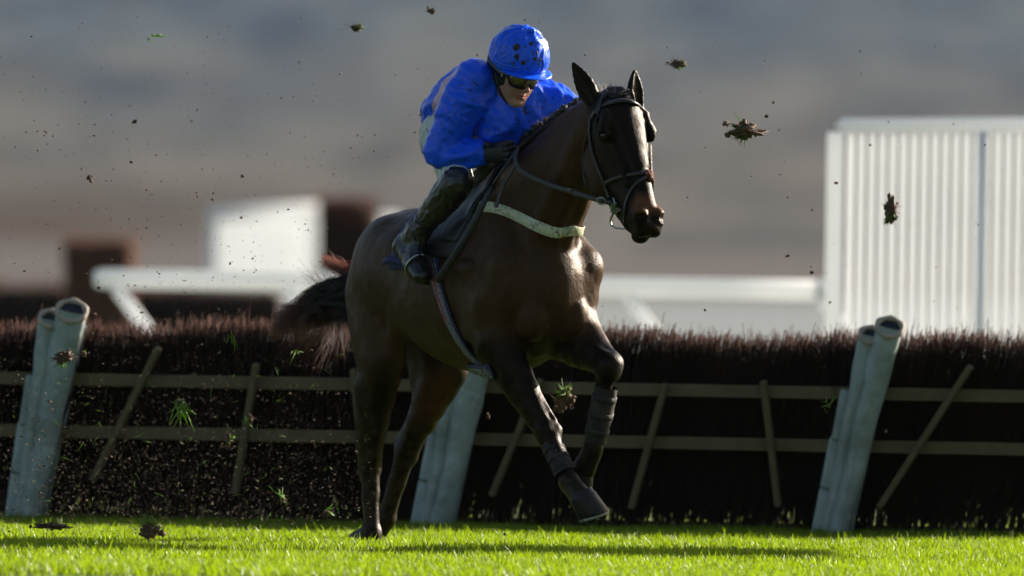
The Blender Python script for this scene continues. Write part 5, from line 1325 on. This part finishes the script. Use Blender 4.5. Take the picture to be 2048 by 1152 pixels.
# unseen sheet on poles, added off-frame to cast a dark band on the turf
hz_ = 1.60; sv = Vector((math.sin(SUN_AZ), math.cos(SUN_AZ), 0)) * (hz_ / math.tan(SUN_EL)) + Vector((0, 0, hz_))
q4 = [G(790, 1106) + sv, G(1700, 1111) + sv, G(1775, 1131) + sv, G(840, 1122) + sv]; cen = sum(q4, Vector()) / 4; o = Vector((cen.x, cen.y, 0))
sh = empty("shade_caster", o, "unseen green sheet on poles, added beyond the right edge to shade the grass", "shade_caster"); q4 = [v - o for v in q4]
mb = MB(); n_ = 10; vs = []
for lay in (0, .02):
    for i_ in range(n_ + 1):
        for j_ in range(n_ + 1):
            a, b = i_ / n_, j_ / n_; p = q4[0].lerp(q4[1], a).lerp(q4[3].lerp(q4[2], a), b); vs.append(p + Vector((.05 * math.sin(b * 9 + a * 4), .04 * math.sin(a * 11), lay + .10 * math.sin(math.pi * b) + .02 * math.sin(a * 14))))
W = n_ + 1; N_ = W * W; F = []
for i_ in range(n_):
    for j_ in range(n_):
        a = i_ * W + j_; F.append((a, a + 1, a + W + 1, a + W)); F.append((N_ + a, N_ + a + W, N_ + a + W + 1, N_ + a + 1))
for k_ in range(n_):
    for a, b in ((k_, k_ + 1), (n_ * W + k_, n_ * W + k_ + 1), (k_ * W, k_ * W + W), (k_ * W + n_, k_ * W + W + n_)): F.append((a, b, N_ + b, N_ + a))
mb.add(vs, F); mb.build("shade_sheet", simple("shade_sheet_green", (.03, .06, .03), .8, .2, 10), sh, True)
for v in q4:
    mb = MB(); mb.tube([Vector((v.x, v.y, 0)), v + Vector((0, 0, .01))], .014, 8); mb.build("pole", M_rail, sh, True)
# ================================================================ FLYING TURF AND MUD
M_soil = simple("wet_soil", (.12, .070, .042), .85, .5, 60, .9, .004)
M_soild = simple("dark_soil", (.045, .028, .018), .85, .5, 60, .9, .004)
def blade_mat():
    t = NT("torn_grass"); t.base(t.mix(t.noise(30, 3), (.09, .17, .012), (.20, .30, .03))); t.set(Roughness=.45)
    tr = t.n("ShaderNodeBsdfTranslucent"); tr.inputs[0].default_value = (.25, .48, .02, 1); mx = t.n("ShaderNodeMixShader"); mx.inputs[0].default_value = .5
    t.l(t.b.outputs[0], mx.inputs[1]); t.l(tr.outputs[0], mx.inputs[2]); t.l(mx.outputs[0], t.out.inputs["Surface"]); return t.m
M_torn = blade_mat()
def lump(mb, c, r3, seed, rough=.55, seg=14, rings=9):
    vs, F_, T_ = uv_ball((0, 0, 0), 1, seg, rings); out = []
    for v in vs:
        k = 1 + rough * mnoise.noise(v * 1.7 + Vector((seed * 1.37, 0, seed))) + rough * .8 * mnoise.noise(v * 4.5 + Vector((0, seed * 2.1, 0))) + rough * .5 * mnoise.noise(v * 10 + Vector((seed, 0, 0)))
        out.append(Vector(c) + Vector((v.x * r3[0], v.y * r3[1], v.z * r3[2])) * k)
    mb.add(out, F_, T_)
def grass_tuft(mb, c, n, L, dirv, spread, rr, w=.0024):
    for i in range(n):
        d = (Vector(dirv) + Vector((rr.gauss(0, spread), rr.gauss(0, spread), rr.gauss(0, spread)))).normalized(); l = L * rr.uniform(.5, 1.15)
        a = Vector(c) + Vector((rr.gauss(0, 1), rr.gauss(0, 1), rr.gauss(0, 1))) * L * .16; bend = Vector((rr.gauss(0, .3), rr.gauss(0, .3), rr.gauss(-.1, .3))) * l
        mb.tube([a, a + d * l * .5 + bend * .25, a + d * l + bend], [w * .8, w, w * .25], 4, sq=.35)
def divot(px, py, Y, w, h, soil, grass, gdir, lab, seed, L=.05, cat="turf clod", nb=0, spread=.6):
    c = P(px, py, Y); rr = random.Random(seed); root_ = empty("turf_clod", c, lab, cat, "clods of turf thrown up by the hooves")
    s = 1 / (FPX / (Y + 53.5))
    if soil:
        mb = MB(); lump(mb, (0, 0, 0), (w * s * .34, w * s * .26, h * s * .34), seed, 1.0, 26, 18)
        for i in range(soil):
            lump(mb, (rr.gauss(0, w * s * .26), rr.gauss(0, .008), rr.gauss(0, h * s * .28)), [rr.uniform(.08, .22) * min(w, h) * s for _ in range(3)], seed + i, 1.0, 13, 9)
        mb.build("soil", M_soil if seed % 2 else M_soild, root_, True)
        if w * h > 300:
            mb = MB()
            for i in range(22):
                a = Vector((rr.gauss(0, w * s * .22), rr.gauss(0, .006), rr.gauss(0, h * s * .22))); d_ = Vector((rr.gauss(0, 1), rr.gauss(0, .5), rr.gauss(-.2, 1))).normalized() * rr.uniform(.012, .04)
                mb.tube([a, a + d_ * .5 + Vector((rr.gauss(0, .003), 0, rr.gauss(0, .003))), a + d_], [.0014, .001, .0005], 4)
            mb.build("roots", M_soil, root_, True)
    if grass:
        mb = MB(); grass_tuft(mb, Vector(gdir) * min(w, h) * s * .2, grass, L, gdir, spread, rr); mb.build("grass_tuft", M_torn, root_, True)
    return root_
divot(1492, 262, -1.2, 74, 30, 14, 60, (-.5, 0, -.2), "large dark turf clod with green blades right of the horse's head", 3, .045)
divot(1356, 128, 1.5, 34, 18, 3, 12, (.7, 0, -.3), "dark green-edged clod in the air above and right of the ears", 5, .03)
divot(1782, 422, 1.0, 26, 60, 12, 26, (-.3, 0, -1), "upright brown clod of turf in front of the white slats", 7, .045)
divot(713, 55, 2.0, 22, 14, 2, 14, (.2, 0, .3), "small blurred green and brown clod at the top, left of the jockey", 8, .028)
divot(302, 72, .5, 10, 8, 0, 7, (.7, 0, -.5), "few pale green blades floating near the top left corner", 9, .06, "grass blades", spread=.5)
divot(360, 803, .4, 20, 14, 1, 46, (.25, 0, -1), "bright green grass tuft hanging in front of the left hurdle", 11, .075, spread=.4)
divot(1131, 800, .9, 32, 50, 12, 46, (-.1, 0, 1), "brown clod topped with green grass between the forelegs", 13, .055, spread=.5)
divot(128, 715, .6, 46, 22, 8, 12, (-.4, 0, -1), "ragged brown clod with hanging grass in front of the leftmost pad", 15, .04)
divot(168, 708, .7, 12, 14, 3, 5, (.2, 0, 1), "small brown crumb of turf just right of the ragged clod by the leftmost pad", 17, .02)
divot(565, 1000, -.4, 12, 10, 1, 12, (-.4, 0, .6), "thin green blades with a root scrap low before the left hurdle", 19, .05, "grass blades", spread=.7)
divot(652, 1024, -.4, 14, 8, 2, 8, (.5, 0, .2), "small root scrap just above the grass left of the hind hooves", 21, .04)
divot(640 // 1 - 140, 838, .8, 12, 22, 3, 8, (-.4, 0, -.4), "brown root fragment in front of the second stake of the left hurdle", 23, .03)
divot(456, 880, .5, 10, 34, 4, 8, (.4, 0, .5), "thin vertical string of soil in the spray under the lower rail", 25, .04)
divot(300, 1062, -.6, 46, 30, 9, 30, (.1, 0, 1), "dark turf clod landing on the grass below the left hurdle", 27, .06, spread=.6)
divot(105, 1052, -.3, 74, 14, 9, 8, (0, 0, 1), "low heap of dark soil on the grass at the foot of the leftmost pad", 29, .04)
divot(1656, 810, .5, 8, 8, 1, 8, (-.5, 0, .5), "small green sprig beside the upper rail, left of the rightmost pad", 31, .05, "grass blades", spread=.7)
divot(976, 832, .2, 8, 14, 2, 2, (0, 0, 1), "tiny brown root scrap left of the stretched foreleg", 33, .015)
divot(590, 700, .8, 10, 8, 0, 6, (.3, 0, -1), "few pale blades floating below the tail", 35, .035, "grass blades")
divot(462, 668, .6, 6, 6, 0, 6, (.1, 0, -1), "single pale bent blade in front of the top of the left hurdle", 37, .05, "grass blades", spread=.25)
divot(1700, 250, 2.2, 12, 8, 0, 5, (.4, 0, -.5), "faint green blades in front of the top of the slatted wing", 39, .04, "grass blades") if False else None
divot(178, 356, .0, 13, 10, 3, 0, (0, 0, 1), "small jagged mud crumb in the air above the birch bundle", 41)
divot(270, 243, .2, 10, 10, 3, 0, (0, 0, 1), "small mud crumb high in the air on the left", 43)
divot(862, 21, 2.4, 20, 12, 3, 0, (0, 0, 1), "blurred brown crumb at the top edge above the jockey's back", 47)
# loose specks, each its own object, and the finest spray as one
rr = random.Random(77); protos = []
for k in range(9):
    mb = MB(); lump(mb, (0, 0, 0), (1, rr.uniform(.6, 1), rr.uniform(.55, 1.1)), 100 + k, .9, 8, 6)
    if k % 2: lump(mb, (.8, .1, .3), (.5, .5, .45), 130 + k, .9, 7, 5)
    o_ = mb.build("mud_speck", M_soil if k % 3 == 0 else M_soild, None, True); protos.append(o_.data); bpy.data.objects.remove(o_)
def speck(px, py, Y, r):
    o_ = bpy.data.objects.new("mud_speck", protos[rr.randrange(9)]); COL.objects.link(o_); o_.location = P(px, py, Y); o_.scale = (r * rr.uniform(.7, 1.4), r, r * rr.uniform(.7, 1.3))
    o_.rotation_euler = (rr.uniform(0, 6), rr.uniform(0, 6), rr.uniform(0, 6))
    tag(o_, "tiny dark speck of mud thrown into the air behind the horse", "mud speck", "mud specks in the air")
known = [(262, 324, 5), (182, 362, 5), (485, 352, 5), (483, 435, 4), (505, 517, 4), (460, 527, 4), (93, 265, 4), (95, 288, 3), (120, 300, 2), (393, 385, 3), (163, 338, 3), (212, 362, 3), (1150, 150, 4), (1720, 102, 3), (1547, 205, 5), (1533, 232, 6), (1575, 512, 6), (1672, 366, 5), (1624, 545, 6), (1624, 420, 4), (955, 110, 3), (1170, 110, 3), (1410, 620, 4), (1340, 360, 2), (880, 262, 4), (830, 265, 3), (750, 270, 3), (1660, 605, 4), (1575, 395, 3), (512, 540, 3), (262, 514, 4), (1050, 40, 3), (790, 150, 3), (395, 392, 4), (1173, 412, 2), (1970, 290, 3), (840, 230, 3), (1010, 1068, 5), (1050, 1085, 4), (860, 1092, 5), (640, 1085, 3)]
for x, y, r in known: speck(x, y, rr.uniform(-.6, 1.8), r / 470 * .62)
for i in range(240):
    if i < 95: x, y = rr.uniform(0, 760), rr.uniform(20, 640)
    elif i < 200: x, y = rr.betavariate(1.4, 1.8) * 760, 640 + rr.betavariate(2.2, 1.2) * 420
    else: x, y = rr.uniform(740, 2040), rr.uniform(20, 1000)
    speck(x, y, rr.uniform(-1.0, 2.8), rr.choice((1.1, 1.3, 1.6, 2.0, 2.6)) / 470 * .62)
mb_v = []; mb_f = []; tmpl = []
for k in range(5):
    mb = MB(); lump(mb, (0, 0, 0), (1, .8, .8), 300 + k, .8, 5, 4); tmpl.append((np.array(mb.V), np.array(mb.F4).reshape(-1, 4), np.array(mb.F3).reshape(-1, 3)))
Vs, Qs, Ts = [], [], []; off = 0; r = np.random.default_rng(8)
for i in range(12000):
    u_ = r.random()
    if u_ < .74: x = r.beta(1.25, 1.5) * 780 - 30; y = 1068 - abs(r.normal(0, 1)) * 170
    elif u_ < .86: x = r.uniform(0, 760); y = r.uniform(560, 1050)
    elif u_ < .965: x = r.beta(1.2, 1.6) * 820; y = 20 + 640 * r.beta(1.6, 1.1)
    else: x = r.uniform(0, 2048); y = r.uniform(0, 1060)
    y = max(y, 30); k = r.integers(5); v, q, t_ = tmpl[k]; s_ = (r.exponential(.55) + .42) / 470 * .75; c = np.array(P(x, y, r.uniform(-.8, 3.2)))
    if c[2] < .01: continue
    a = r.uniform(0, 6.28); R = np.array([[math.cos(a), -math.sin(a), 0], [math.sin(a), math.cos(a), 0], [0, 0, 1]])
    Vs.append((v * np.array([r.uniform(.6, 2.2), 1, 1])) @ R.T * s_ + c); Qs.append(q + off); Ts.append(t_ + off); off += len(v)
sp_ = mesh_np("mud_spray", np.concatenate(Vs), [np.concatenate(Qs), np.concatenate(Ts)], M_soil); tag(sp_, "fine spray of soil crumbs over the turf behind the hind legs", "spray", kind="stuff")
mb = MB(); rr = random.Random(55)
for i in range(150):
    x = rr.betavariate(1.3, 1.6) * 760; y = 1050 - abs(rr.gauss(0, 1)) * 190; c = P(x, y, rr.uniform(-.6, 2.8))
    if c.z > .02: grass_tuft(mb, c, 1, rr.uniform(.012, .04), (rr.gauss(0, 1), rr.gauss(0, .5), rr.gauss(0, 1)), .4, rr, .0013)
gs = mb.build("grass_scraps", M_torn, None, True); tag(gs, "scattered scraps of torn grass flying in the mud spray", "grass scraps", kind="stuff")
